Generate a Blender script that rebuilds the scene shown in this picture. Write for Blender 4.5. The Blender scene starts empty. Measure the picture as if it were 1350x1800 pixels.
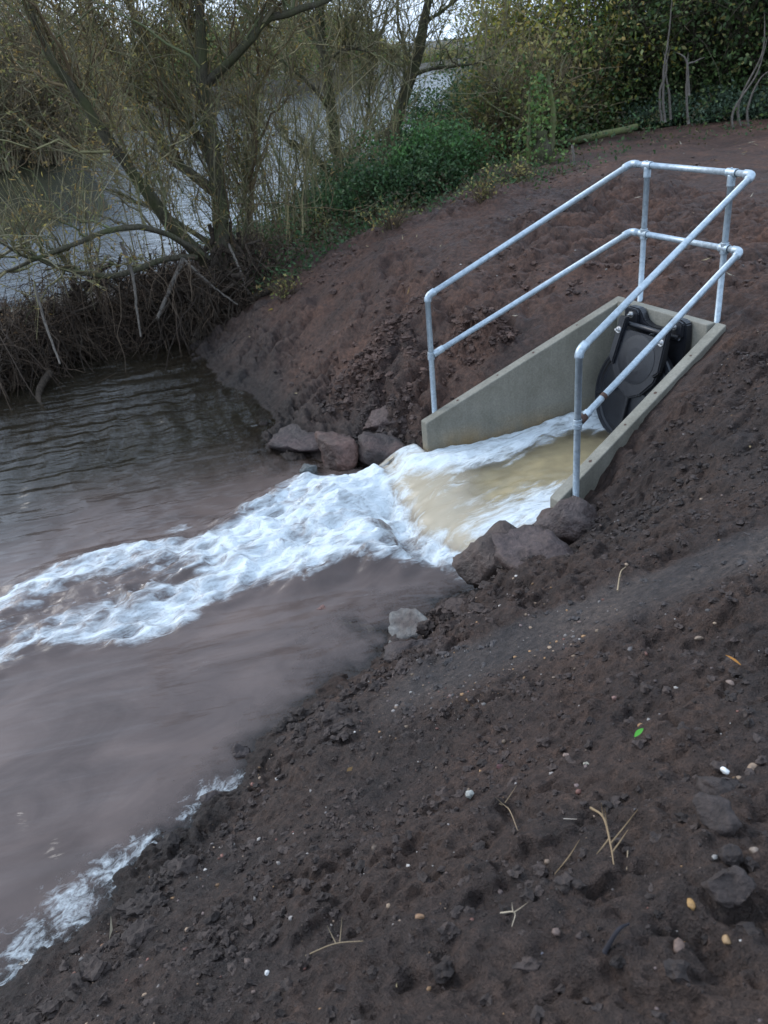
import bpy, bmesh, math, random
import numpy as np
from mathutils import Matrix, Vector

random.seed(7)
RNG = np.random.default_rng(7)
scene = bpy.context.scene
C = scene.collection

# ------------------------------------------------------------------ camera
CAM = np.array([5.275, -5.376, 2.16]); YAW, PIT, ROL, FPX = -1.123, 0.496, -0.098, 1510.0
cf = np.array([math.sin(YAW)*math.cos(PIT), math.cos(YAW)*math.cos(PIT), -math.sin(PIT)])
cr0 = np.array([math.cos(YAW), -math.sin(YAW), 0.0]); cu0 = np.cross(cr0, cf)
cr = math.cos(ROL)*cr0 + math.sin(ROL)*cu0
cu = -math.sin(ROL)*cr0 + math.cos(ROL)*cu0
cd = bpy.data.cameras.new('camera'); cam = bpy.data.objects.new('camera', cd); C.objects.link(cam)
cam.matrix_world = Matrix(((cr[0], cu[0], -cf[0], CAM[0]), (cr[1], cu[1], -cf[1], CAM[1]),
                           (cr[2], cu[2], -cf[2], CAM[2]), (0, 0, 0, 1)))
cd.sensor_fit = 'VERTICAL'; cd.sensor_height = 24.0; cd.sensor_width = 18.0
cd.lens = 24.0*FPX/1800.0
cd.clip_start = 0.05; cd.clip_end = 9000
cd.dof.use_dof = True; cd.dof.focus_distance = 4.6; cd.dof.aperture_fstop = 3.2
scene.camera = cam

def at(x, y, z):                         # point at height z seen at photo pixel x, y
    d = cf + cr*(x-675)/FPX - cu*(y-900)/FPX
    return CAM + d*(z-CAM[2])/d[2]
def atd(x, y, D):                        # point at horizontal distance D seen at photo pixel x, y
    d = cf + cr*(x-675)/FPX - cu*(y-900)/FPX
    return CAM + d*D/math.hypot(d[0], d[1])

# ------------------------------------------------------------------ sky, sun, exposure
world = bpy.data.worlds.new('World'); scene.world = world; world.use_nodes = True
nt = world.node_tree; nt.nodes.clear()
SUN_EL, SUN_AZ = math.radians(36), math.radians(238)      # azimuth clockwise from +Y
out = nt.nodes.new('ShaderNodeOutputWorld'); bg = nt.nodes.new('ShaderNodeBackground')
sky = nt.nodes.new('ShaderNodeTexSky'); sky.sky_type = 'NISHITA'; sky.sun_disc = False
sky.sun_elevation = SUN_EL; sky.sun_rotation = SUN_AZ; sky.air_density = 1.2; sky.dust_density = 2.0
tc = nt.nodes.new('ShaderNodeTexCoord'); sep = nt.nodes.new('ShaderNodeSeparateXYZ')
nt.links.new(tc.outputs['Generated'], sep.inputs[0])
# an overcast layer: radiance rises from horizon to zenith as (1 + 2 sin e) / 3, broken by soft cloud noise
mr = nt.nodes.new('ShaderNodeMapRange'); mr.inputs[1].default_value = 0; mr.inputs[2].default_value = 1
mr.inputs[3].default_value = 9.6; mr.inputs[4].default_value = 10.6
nt.links.new(sep.outputs['Z'], mr.inputs[0])
mp = nt.nodes.new('ShaderNodeMapping'); mp.inputs['Scale'].default_value = (1.6, 1.6, 5)
nt.links.new(tc.outputs['Generated'], mp.inputs[0])
cn = nt.nodes.new('ShaderNodeTexNoise'); cn.inputs['Scale'].default_value = 2.2; cn.inputs['Detail'].default_value = 5
nt.links.new(mp.outputs[0], cn.inputs['Vector'])
cm = nt.nodes.new('ShaderNodeMapRange'); cm.inputs[1].default_value = 0.3; cm.inputs[2].default_value = 0.7
cm.inputs[3].default_value = 0.82; cm.inputs[4].default_value = 1.15
nt.links.new(cn.outputs['Fac'], cm.inputs[0])
mul = nt.nodes.new('ShaderNodeMath'); mul.operation = 'MULTIPLY'
nt.links.new(mr.outputs[0], mul.inputs[0]); nt.links.new(cm.outputs[0], mul.inputs[1])
cc = nt.nodes.new('ShaderNodeVectorMath'); cc.operation = 'SCALE'; cc.inputs[0].default_value = (0.73, 0.91, 1.18)
nt.links.new(mul.outputs[0], cc.inputs['Scale'])
mx = nt.nodes.new('ShaderNodeMix'); mx.data_type = 'RGBA'; mx.inputs[0].default_value = 0.8
nt.links.new(sky.outputs[0], mx.inputs[6]); nt.links.new(cc.outputs[0], mx.inputs[7])
nt.links.new(mx.outputs[2], bg.inputs[0]); bg.inputs[1].default_value = 0.11
nt.links.new(bg.outputs[0], out.inputs[0])

sd = bpy.data.lights.new('sun', 'SUN'); sun = bpy.data.objects.new('sun', sd); C.objects.link(sun)
sd.energy = 1.1; sd.angle = math.radians(32); sd.color = (1.0, 0.98, 0.95)
sdir = Vector((math.sin(SUN_AZ)*math.cos(SUN_EL), math.cos(SUN_AZ)*math.cos(SUN_EL), math.sin(SUN_EL)))
sun.rotation_euler = (-sdir).to_track_quat('-Z', 'Y').to_euler()
scene.view_settings.view_transform = 'Standard'; scene.view_settings.look = 'None'
scene.view_settings.gamma = 1; scene.view_settings.exposure = 0.68
scene.render.engine = 'CYCLES'
scene.cycles.max_bounces = 3; scene.cycles.diffuse_bounces = 2; scene.cycles.glossy_bounces = 2; scene.cycles.transparent_max_bounces = 4
scene.cycles.use_denoising = True

# ------------------------------------------------------------------ noise in numpy
def _h(ix, iy, iz, s):
    n = (ix*374761393 + iy*668265263 + iz*1274126177 + s*974711) & 0xffffffff
    n = ((n ^ (n >> 13)) * 1274126177) & 0xffffffff
    n = n ^ (n >> 16)
    return (n & 0xffff)/65535.0
def vnoise(x, y, z=None, s=0):
    x = np.asarray(x, float); y = np.asarray(y, float)
    z = np.zeros_like(x) if z is None else np.asarray(z, float)
    fx, fy, fz = np.floor(x), np.floor(y), np.floor(z)
    ix, iy, iz = fx.astype(np.int64), fy.astype(np.int64), fz.astype(np.int64)
    u, v, w = x-fx, y-fy, z-fz
    u = u*u*u*(u*(6*u-15)+10); v = v*v*v*(v*(6*v-15)+10); w = w*w*(3-2*w)
    r = 0
    for dz in (0, 1):
        if dz == 1 and not np.any(w): break
        a = _h(ix, iy, iz+dz, s)*(1-u) + _h(ix+1, iy, iz+dz, s)*u
        b = _h(ix, iy+1, iz+dz, s)*(1-u) + _h(ix+1, iy+1, iz+dz, s)*u
        r = r + (a*(1-v)+b*v)*(w if dz else 1-w)
    return r*2-1
def fbm(x, y, z=None, oct=4, s=0, gain=.5):
    r = 0; a = 1; t = 0
    for i in range(oct):
        r = r + a*vnoise(x, y, z, s+i*17); t += a; a *= gain
        x = x*2.03+5.1; y = y*2.03+1.7; z = None if z is None else z*2.03+3.3
    return r/t
def cells(x, y, s=0):                      # domed cells: lumps of random radius with crevices between
    fx, fy = np.floor(x), np.floor(y); best = np.zeros_like(x)
    for i in (-1, 0, 1):
        for j in (-1, 0, 1):
            cx, cy = fx+i, fy+j; ix, iy = cx.astype(np.int64), cy.astype(np.int64)
            px = cx+_h(ix, iy, ix*0+1, s); py = cy+_h(ix, iy, ix*0+2, s); r = .35+.6*_h(ix, iy, ix*0+3, s)**1.5
            e = 1+.8*(_h(ix, iy, ix*0+4, s)-.5)
            best = np.maximum(best, r*np.sqrt(np.maximum(0, 1-(((x-px)*e)**2+((y-py)/e)**2)/r**2)))
    return best
def sstep(a, b, x):
    t = np.clip((x-a)/(b-a), 0, 1); return t*t*(3-2*t)

# ------------------------------------------------------------------ mesh helpers
def fast_mesh(name, V, Q=None, T=None, col=None, attrs=None, smooth=True):
    V = np.ascontiguousarray(V, np.float32)
    me = bpy.data.meshes.new(name); me.vertices.add(len(V)); me.vertices.foreach_set('co', V.ravel())
    nq = 0 if Q is None else len(Q); ntri = 0 if T is None else len(T)
    loops = []; tot = []
    if nq: loops.append(np.asarray(Q, np.int32).ravel()); tot.append(np.full(nq, 4, np.int32))
    if ntri: loops.append(np.asarray(T, np.int32).ravel()); tot.append(np.full(ntri, 3, np.int32))
    loops = np.concatenate(loops); tot = np.concatenate(tot)
    me.loops.add(len(loops)); me.loops.foreach_set('vertex_index', loops)
    me.polygons.add(len(tot))
    start = np.concatenate(([0], np.cumsum(tot)[:-1])).astype(np.int32)
    me.polygons.foreach_set('loop_start', start)
    me.polygons.foreach_set('use_smooth', np.full(len(tot), smooth, bool))
    me.update(calc_edges=True)
    if col is not None:
        a = me.color_attributes.new('col', 'FLOAT_COLOR', 'POINT')
        c4 = np.ones((len(V), 4), np.float32); c4[:, :3] = col
        a.data.foreach_set('color', c4.ravel())
    for k, v in (attrs or {}).items():
        v = np.ascontiguousarray(v, np.float32)
        if v.ndim == 1:
            a = me.attributes.new(k, 'FLOAT', 'POINT'); a.data.foreach_set('value', v)
        else:
            a = me.attributes.new(k, 'FLOAT_VECTOR', 'POINT'); a.data.foreach_set('vector', v.ravel())
    return me

class MB:
    def __init__(s): s.V = []; s.Q = []; s.T = []; s.c = []; s.n = 0
    def add(s, V, Q=None, T=None, col=None):
        V = np.asarray(V, float)
        if Q is not None and len(Q): s.Q.append(np.asarray(Q)+s.n)
        if T is not None and len(T): s.T.append(np.asarray(T)+s.n)
        s.V.append(V); s.n += len(V)
        c = np.ones((len(V), 3))*.5 if col is None else np.broadcast_to(np.asarray(col, float), (len(V), 3))
        s.c.append(c); return s
    def tubes(s, P, R, k=5, col=None, cap=True):            # P (N, m, 3), R (N, m)
        P = np.asarray(P, float); R = np.asarray(R, float)
        if P.ndim == 2: P = P[None]; R = R[None]
        N, m, _ = P.shape
        T = np.gradient(P, axis=1); T /= np.linalg.norm(T, axis=2, keepdims=True)+1e-9
        mean = T.mean(1); ref = np.where(np.abs(mean[:, 2:3]) > .8, [[1., 0, 0]], [[0, 0, 1.]])[:, None, :]
        A = np.cross(T, np.broadcast_to(ref, T.shape)); A /= np.linalg.norm(A, axis=2, keepdims=True)+1e-9
        B = np.cross(T, A)
        an = np.arange(k)*2*math.pi/k
        V = P[:, :, None, :] + R[:, :, None, None]*(np.cos(an)[None, None, :, None]*A[:, :, None, :]+np.sin(an)[None, None, :, None]*B[:, :, None, :])
        i = np.arange(N)[:, None, None]*m*k; j = np.arange(m-1)[None, :, None]*k; q = np.arange(k)[None, None, :]; q2 = (q+1) % k
        Q = np.stack(np.broadcast_arrays(i+j+q, i+j+q2, i+j+k+q2, i+j+k+q), -1).reshape(-1, 4)
        V = V.reshape(-1, 3); Tr = None
        if cap and k > 3:
            e0 = np.arange(N)*m*k; e1 = e0+(m-1)*k
            t = []
            for a in range(1, k-1):
                t.append(np.stack((e0, e0+a, e0+a+1), -1)); t.append(np.stack((e1, e1+a+1, e1+a), -1))
            Tr = np.concatenate(t)
        if col is not None:
            col = np.asarray(col, float)
            if col.ndim == 2 and len(col) == N: col = np.repeat(col, m*k, 0)
        return s.add(V, Q, Tr, col)
    def leaves(s, P, L, W, col, up=0.0, dirs=None):
        P = np.asarray(P, float); N = len(P)
        d = RNG.normal(size=(N, 3)) if dirs is None else dirs+RNG.normal(size=(N, 3))*.35
        d[:, 2] -= .2; d /= np.linalg.norm(d, axis=1, keepdims=True)
        n = RNG.normal(size=(N, 3)); n[:, 2] += up
        w = np.cross(d, n); w /= np.linalg.norm(w, axis=1, keepdims=True)+1e-9
        n = np.cross(w, d)
        L = np.broadcast_to(L, (N,))[:, None]; W = np.broadcast_to(W, (N,))[:, None]
        V = np.stack((P, P+d*L*.45+w*W*.5-n*L*.06, P+d*L, P+d*L*.45-w*W*.5-n*L*.06), 1).reshape(-1, 3)
        return s.add(V, np.arange(4*N).reshape(N, 4), None, np.repeat(col, 4, 0))
    def mesh(s, name, smooth=True):
        return fast_mesh(name, np.concatenate(s.V), np.concatenate(s.Q) if s.Q else None,
                         np.concatenate(s.T) if s.T else None, np.concatenate(s.c), None, smooth)
    def build(s, name, mat, parent=None, smooth=True):
        return link(name, s.mesh(name, smooth), mat, parent)

def link(name, me, mat, parent=None):
    o = bpy.data.objects.new(name, me); C.objects.link(o)
    if mat is not None and len(me.materials) == 0: me.materials.append(mat)
    if parent is not None:
        w = Vector((0, 0, 0)); p = parent                                 # parts are modelled in world space
        while p is not None: w += Vector(p.location); p = p.parent
        o.parent = parent; o.location = -w
    return o
def tag(o, label=None, cat=None, group=None, kind=None):
    for k, v in (('label', label), ('category', cat), ('group', group), ('kind', kind)):
        if v: o[k] = v
    return o
def thing(name, loc, label, cat, group=None):
    o = bpy.data.objects.new(name, None); C.objects.link(o); o.location = Vector([float(v) for v in loc])
    o.empty_display_size = .2
    return tag(o, label, cat, group)
def smooth_path(P, n=24):                                     # Catmull-Rom
    P = np.asarray(P, float); Q = np.vstack((2*P[0]-P[1], P, 2*P[-1]-P[-2]))
    t = np.linspace(0, len(P)-1-1e-6, n); i = t.astype(int); u = (t-i)[:, None]
    a, b, c, d = Q[i], Q[i+1], Q[i+2], Q[i+3]
    return .5*(2*b+(c-a)*u+(2*a-5*b+4*c-d)*u**2+(3*b-a-3*c+d)*u**3)
def bm_obj(name, bm, mat, parent=None, smooth=False):
    me = bpy.data.meshes.new(name); bm.normal_update(); bm.to_mesh(me); bm.free()
    if smooth:
        for p in me.polygons: p.use_smooth = True
    return link(name, me, mat, parent)
def hexa(name, v8, mat, parent=None, bevel=.008):             # v8: bottom 4 ccw then top 4
    bm = bmesh.new(); vs = [bm.verts.new(v) for v in v8]
    for f in ((3, 2, 1, 0), (4, 5, 6, 7), (0, 1, 5, 4), (1, 2, 6, 5), (2, 3, 7, 6), (3, 0, 4, 7)):
        bm.faces.new([vs[i] for i in f])
    bmesh.ops.recalc_face_normals(bm, faces=bm.faces)
    if bevel: bmesh.ops.bevel(bm, geom=bm.edges[:], offset=bevel, segments=2, affect='EDGES', profile=.5)
    return bm_obj(name, bm, mat, parent)

# ------------------------------------------------------------------ materials
def new_mat(name):
    m = bpy.data.materials.new(name); m.use_nodes = True
    n = m.node_tree; b = n.nodes['Principled BSDF']
    return m, n, b
def N(n, t, **k):
    o = n.nodes.new(t)
    for a, v in k.items(): setattr(o, a, v)
    return o
def noise_node(n, scale, detail=6, rough=.55, coord=None, dist=0):
    t = N(n, 'ShaderNodeTexNoise'); t.inputs['Scale'].default_value = scale; t.inputs['Detail'].default_value = detail
    t.inputs['Roughness'].default_value = rough; t.inputs['Distortion'].default_value = dist
    if coord is None:
        g = N(n, 'ShaderNodeNewGeometry'); coord = g.outputs['Position']
    n.links.new(coord, t.inputs['Vector']); return t
def ramp(n, src, stops):
    r = N(n, 'ShaderNodeValToRGB'); e = r.color_ramp.elements
    e[0].position, e[0].color = stops[0][0], (*stops[0][1], 1); e[1].position, e[1].color = stops[-1][0], (*stops[-1][1], 1)
    for p, c in stops[1:-1]:
        x = e.new(p); x.color = (*c, 1)
    n.links.new(src, r.inputs[0]); return r
def g3(v): return (v, v, v)
def bump(n, b, h, strength, dist, prev=None):
    u = N(n, 'ShaderNodeBump'); u.inputs['Strength'].default_value = strength; u.inputs['Distance'].default_value = dist
    n.links.new(h, u.inputs['Height'])
    if prev is not None: n.links.new(prev.outputs[0], u.inputs['Normal'])
    n.links.new(u.outputs[0], b.inputs['Normal']); return u
def mixc(n, fac, a, b, mode='MIX'):
    m = N(n, 'ShaderNodeMix', data_type='RGBA', blend_type=mode)
    if isinstance(fac, (int, float)): m.inputs[0].default_value = fac
    else: n.links.new(fac, m.inputs[0])
    for i, v in ((6, a), (7, b)):
        if isinstance(v, tuple): m.inputs[i].default_value = (*v, 1)
        else: n.links.new(v, m.inputs[i])
    return m.outputs[2]

def mat_soil():
    m, n, b = new_mat('damp_soil')
    at_ = N(n, 'ShaderNodeAttribute', attribute_name='col')
    a = noise_node(n, 1.7, 5, .6); f = noise_node(n, 24, 6, .65); g = noise_node(n, 130, 3, .6)
    c = mixc(n, 1.0, at_.outputs['Color'], ramp(n, a.outputs[0], ((.3, (.6, .6, .64)), (.7, (1.6, 1.45, 1.32)))).outputs[0], 'MULTIPLY')
    c = mixc(n, 1.0, c, ramp(n, f.outputs[0], ((.3, g3(.5)), (.5, g3(1.0)), (.72, (1.7, 1.6, 1.5)))).outputs[0], 'MULTIPLY')
    c = mixc(n, 1.0, c, ramp(n, g.outputs[0], ((.35, g3(.75)), (.7, g3(1.35)))).outputs[0], 'MULTIPLY')
    n.links.new(c, b.inputs['Base Color'])
    r = ramp(n, a.outputs[0], ((.35, g3(.45)), (.65, g3(.78)))); n.links.new(r.outputs[0], b.inputs['Roughness'])
    b.inputs['Specular IOR Level'].default_value = .25
    u = bump(n, b, f.outputs[0], 1.0, .035); bump(n, b, g.outputs[0], 1.0, .010, u)
    return m
def mat_attr(name, rough=.7, bumps=None, spec=.3, noise=None, translucent=0):
    m, n, b = new_mat(name)
    at_ = N(n, 'ShaderNodeAttribute', attribute_name='col'); c = at_.outputs['Color']
    if noise:
        t = noise_node(n, noise, 5, .6)
        c = mixc(n, 1.0, c, ramp(n, t.outputs[0], ((.3, g3(.6)), (.7, g3(1.4)))).outputs[0], 'MULTIPLY')
        if bumps: bump(n, b, t.outputs[0], .7, bumps)
    n.links.new(c, b.inputs['Base Color']); b.inputs['Roughness'].default_value = rough
    b.inputs['Specular IOR Level'].default_value = spec
    if translucent:
        tr = N(n, 'ShaderNodeBsdfTranslucent'); n.links.new(c, tr.inputs[0])
        ms = N(n, 'ShaderNodeMixShader'); ms.inputs[0].default_value = translucent
        n.links.new(b.outputs[0], ms.inputs[1]); n.links.new(tr.outputs[0], ms.inputs[2])
        n.links.new(ms.outputs[0], n.nodes['Material Output'].inputs[0])
    return m
def mat_concrete():
    m, n, b = new_mat('precast_concrete')
    a = noise_node(n, 3.0, 5, .6); f = noise_node(n, 60, 5, .6); p = noise_node(n, 220, 2, .5)
    c = ramp(n, a.outputs[0], ((.3, (.160, .149, .117)), (.5, (.205, .192, .155)), (.72, (.24, .226, .187)))).outputs[0]
    g = N(n, 'ShaderNodeNewGeometry'); sp = N(n, 'ShaderNodeSeparateXYZ'); n.links.new(g.outputs['Position'], sp.inputs[0])
    # splash line: a rusty silt stain that ends about 12 cm above the water
    mr = N(n, 'ShaderNodeMapRange'); mr.inputs[1].default_value = -1.06; mr.inputs[2].default_value = -.86
    mr.inputs[3].default_value = 1; mr.inputs[4].default_value = 0
    n.links.new(sp.outputs['Z'], mr.inputs[0])
    mm = N(n, 'ShaderNodeMath', operation='MULTIPLY'); n.links.new(mr.outputs[0], mm.inputs[0])
    n.links.new(ramp(n, a.outputs[0], ((.35, g3(0)), (.6, g3(.8)))).outputs[0], mm.inputs[1])
    c = mixc(n, mm.outputs[0], c, (.26, .17, .07))
    c = mixc(n, 1.0, c, ramp(n, f.outputs[0], ((.3, g3(.8)), (.7, g3(1.15)))).outputs[0], 'MULTIPLY')
    c = mixc(n, ramp(n, p.outputs[0], ((.66, g3(0)), (.72, g3(.5)))).outputs[0], c, (.07, .06, .05))
    mz = N(n, 'ShaderNodeMapping'); mz.inputs['Scale'].default_value = (9, 9, .7); n.links.new(g.outputs['Position'], mz.inputs[0])
    sk = noise_node(n, 1.0, 4, .6, mz.outputs[0]); c = mixc(n, 1.0, c, ramp(n, sk.outputs[0], ((.35, g3(.9)), (.6, g3(1.04)))).outputs[0], 'MULTIPLY')
    n.links.new(c, b.inputs['Base Color']); b.inputs['Roughness'].default_value = .8
    u = bump(n, b, f.outputs[0], .25, .006); bump(n, b, p.outputs[0], .25, .002, u)
    return m
def mat_galv():
    m, n, b = new_mat('galvanised_steel')
    v = N(n, 'ShaderNodeTexVoronoi'); v.inputs['Scale'].default_value = 55
    g = N(n, 'ShaderNodeNewGeometry'); n.links.new(g.outputs['Position'], v.inputs['Vector'])
    f = noise_node(n, 22, 5, .6)
    c = mixc(n, 1.0, ramp(n, v.outputs['Color'], ((.1, (.34, .41, .46)), (.9, (.46, .53, .58)))).outputs[0],
             ramp(n, f.outputs[0], ((.3, g3(.9)), (.7, g3(1.05)))).outputs[0], 'MULTIPLY')
    gm = noise_node(n, 6.5, 6, .7); c = mixc(n, ramp(n, gm.outputs[0], ((.55, g3(0)), (.75, g3(.55)))).outputs[0], c, (.16, .14, .12))
    n.links.new(c, b.inputs['Base Color']); b.inputs['Metallic'].default_value = .55
    n.links.new(ramp(n, f.outputs[0], ((.3, g3(.36)), (.7, g3(.58)))).outputs[0], b.inputs['Roughness'])
    bump(n, b, f.outputs[0], .15, .003)
    return m
def mat_plain(name, col, rough=.5, metal=0, noise=30, amp=.25, bmp=.003):
    m, n, b = new_mat(name)
    f = noise_node(n, noise, 5, .6)
    c = ramp(n, f.outputs[0], ((.3, tuple(v*(1-amp) for v in col)), (.7, tuple(v*(1+amp) for v in col))))
    n.links.new(c.outputs[0], b.inputs['Base Color'])
    n.links.new(ramp(n, f.outputs[0], ((.3, g3(rough*.8)), (.7, g3(min(1, rough*1.25))))).outputs[0], b.inputs['Roughness'])
    b.inputs['Metallic'].default_value = metal; bump(n, b, f.outputs[0], .3, bmp)
    return m
def mat_bark(name, dark, light, moss=None):
    m, n, b = new_mat(name)
    g = N(n, 'ShaderNodeNewGeometry'); mp_ = N(n, 'ShaderNodeMapping'); mp_.inputs['Scale'].default_value = (1, 1, .25)
    n.links.new(g.outputs['Position'], mp_.inputs[0])
    f = noise_node(n, 40, 6, .65, mp_.outputs[0]); a = noise_node(n, 3, 4, .6)
    c = ramp(n, f.outputs[0], ((.3, dark), (.7, light))).outputs[0]
    if moss: c = mixc(n, ramp(n, a.outputs[0], ((.42, g3(0)), (.62, g3(.8)))).outputs[0], c, moss)
    n.links.new(c, b.inputs['Base Color']); b.inputs['Roughness'].default_value = .9
    b.inputs['Specular IOR Level'].default_value = .15
    bump(n, b, f.outputs[0], .8, .02)
    return m
def mat_water():
    m, n, b = new_mat('silty_water')
    L = n.links.new
    clr = N(n, 'ShaderNodeAttribute', attribute_name='clear'); dep = N(n, 'ShaderNodeAttribute', attribute_name='depth'); fo = N(n, 'ShaderNodeAttribute', attribute_name='foam')
    fl = N(n, 'ShaderNodeAttribute', attribute_name='flow'); rgh = N(n, 'ShaderNodeAttribute', attribute_name='turb')
    g = N(n, 'ShaderNodeNewGeometry')
    # colour of the suspended silt, plus pale sky reflection painted onto the river
    mps = N(n, 'ShaderNodeMapping'); mps.inputs['Scale'].default_value = (1.0, .45, 1); L(g.outputs['Position'], mps.inputs[0])
    a = noise_node(n, 1.9, 7, .62, mps.outputs[0], .9)
    silt_and_sky = ramp(n, a.outputs[0], ((.3, (.072, .055, .050)), (.5, (.105, .080, .072)), (.7, (.140, .106, .094)))).outputs[0]
    river_sheen = N(n, 'ShaderNodeAttribute', attribute_name='river'); silt_and_sky = mixc(n, clr.outputs['Fac'], silt_and_sky, (.026, .022, .015)); silt_and_sky = mixc(n, river_sheen.outputs['Fac'], silt_and_sky, (.17, .185, .20))
    tn = N(n, 'ShaderNodeAttribute', attribute_name='tan'); silt_and_sky = mixc(n, tn.outputs['Fac'], silt_and_sky, mixc(n, a.outputs[0], (.28, .23, .155), (.42, .37, .285)))
    dif = N(n, 'ShaderNodeBsdfDiffuse'); L(silt_and_sky, dif.inputs[0])
    tra = N(n, 'ShaderNodeBsdfTransparent'); tra.inputs[0].default_value = (.95, .89, .76, 1)
    mur = N(n, 'ShaderNodeMixShader'); L(dep.outputs['Fac'], mur.inputs[0]); L(tra.outputs[0], mur.inputs[1]); L(dif.outputs[0], mur.inputs[2])
    # ripples
    mp0 = N(n, 'ShaderNodeMapping'); mp0.inputs['Rotation'].default_value = (0, 0, math.radians(-165)); L(g.outputs['Position'], mp0.inputs[0])
    mpw = N(n, 'ShaderNodeMapping'); mpw.inputs['Scale'].default_value = (1.0, .2, 1); L(mp0.outputs[0], mpw.inputs[0])
    r1 = noise_node(n, 4.2, 2, .45, mpw.outputs[0], .35); r2 = noise_node(n, 13, 3, .5, mpw.outputs[0], .4)
    fs = noise_node(n, 5.0, 8, .62, fl.outputs['Vector'], 1.3)
    gl = N(n, 'ShaderNodeBsdfGlossy'); gl.inputs['Roughness'].default_value = .06
    u1 = N(n, 'ShaderNodeBump'); rpl = N(n, 'ShaderNodeAttribute', attribute_name='ripple'); L(rpl.outputs['Fac'], u1.inputs['Strength']); u1.inputs['Distance'].default_value = .16; L(r1.outputs[0], u1.inputs['Height'])
    u2 = N(n, 'ShaderNodeBump'); L(rpl.outputs['Fac'], u2.inputs['Strength']); u2.inputs['Distance'].default_value = .03
    L(r2.outputs[0], u2.inputs['Height']); L(u1.outputs[0], u2.inputs['Normal'])
    u3 = N(n, 'ShaderNodeBump'); u3.inputs['Distance'].default_value = .05; L(fs.outputs[0], u3.inputs['Height'])
    L(rgh.outputs['Fac'], u3.inputs['Strength']); L(u2.outputs[0], u3.inputs['Normal'])
    L(u3.outputs[0], gl.inputs['Normal'])
    fr = N(n, 'ShaderNodeFresnel'); fr.inputs['IOR'].default_value = 1.33; L(u3.outputs[0], fr.inputs['Normal'])
    wat = N(n, 'ShaderNodeMixShader'); L(fr.outputs[0], wat.inputs[0]); L(mur.outputs[0], wat.inputs[1]); L(gl.outputs[0], wat.inputs[2])
    # foam: threshold of streaky noise in flow coordinates
    f2 = noise_node(n, 15.0, 9, .68, fl.outputs['Vector'], .8)
    s1 = N(n, 'ShaderNodeMath', operation='MULTIPLY_ADD'); L(f2.outputs[0], s1.inputs[0]); s1.inputs[1].default_value = .48; L(fs.outputs[0], s1.inputs[2])
    s2 = N(n, 'ShaderNodeMath', operation='ADD'); L(s1.outputs[0], s2.inputs[0]); L(fo.outputs['Fac'], s2.inputs[1])
    mk = N(n, 'ShaderNodeMapRange', interpolation_type='SMOOTHSTEP'); mk.inputs[1].default_value = 1.07; mk.inputs[2].default_value = 1.52
    L(s2.outputs[0], mk.inputs[0])
    gt = N(n, 'ShaderNodeMapRange', interpolation_type='SMOOTHSTEP'); gt.inputs[1].default_value = .03; gt.inputs[2].default_value = .22; L(fo.outputs['Fac'], gt.inputs[0])
    mk2 = N(n, 'ShaderNodeMath', operation='MULTIPLY'); L(mk.outputs[0], mk2.inputs[0]); L(gt.outputs[0], mk2.inputs[1]); mk = mk2
    fd = N(n, 'ShaderNodeBsdfPrincipled'); fd.inputs['Base Color'].default_value = (.74, .80, .83, 1); fd.inputs['Roughness'].default_value = .7
    u4 = N(n, 'ShaderNodeBump'); u4.inputs['Strength'].default_value = .9; u4.inputs['Distance'].default_value = .08; L(s1.outputs[0], u4.inputs['Height'])
    L(u4.outputs[0], fd.inputs['Normal'])
    fin = N(n, 'ShaderNodeMixShader'); L(mk.outputs[0], fin.inputs[0]); L(wat.outputs[0], fin.inputs[1]); L(fd.outputs[0], fin.inputs[2])
    L(fin.outputs[0], n.nodes['Material Output'].inputs[0])
    n.nodes.remove(b)
    return m

M = dict(soil=mat_soil(), concrete=mat_concrete(), galv=mat_galv(), water=mat_water(),
         black=mat_plain('black_plastic', (.012, .013, .017), .34, 0, 60, .3, .002),
         bolt=mat_plain('steel_bolt', (.55, .55, .55), .3, .9, 80, .2),
         rust=mat_plain('rusty_band', (.06, .03, .02), .8, 0, 90, .4),
         gravel=mat_attr('gravel', .6, .003, .4, 90), clod=mat_attr('clod', .7, .02, .3, 45),
         rock=mat_attr('rock', .6, .05, .4, 22),
         leaf=mat_attr('leaf', .55, None, .3, None, .4), twig=mat_attr('twig', .85, None, .15),
         bark=mat_bark('willow_bark', (.030, .027, .019), (.12, .105, .075), (.075, .08, .036)),
         darkbark=mat_bark('wet_root_bark', (.018, .014, .011), (.075, .058, .044)),
         palebark=mat_bark('dead_pale_wood', (.075, .065, .055), (.19, .165, .14)),
         mosswood=mat_bark('mossy_wood', (.06, .06, .03), (.17, .16, .09), (.13, .15, .05)))
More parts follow.
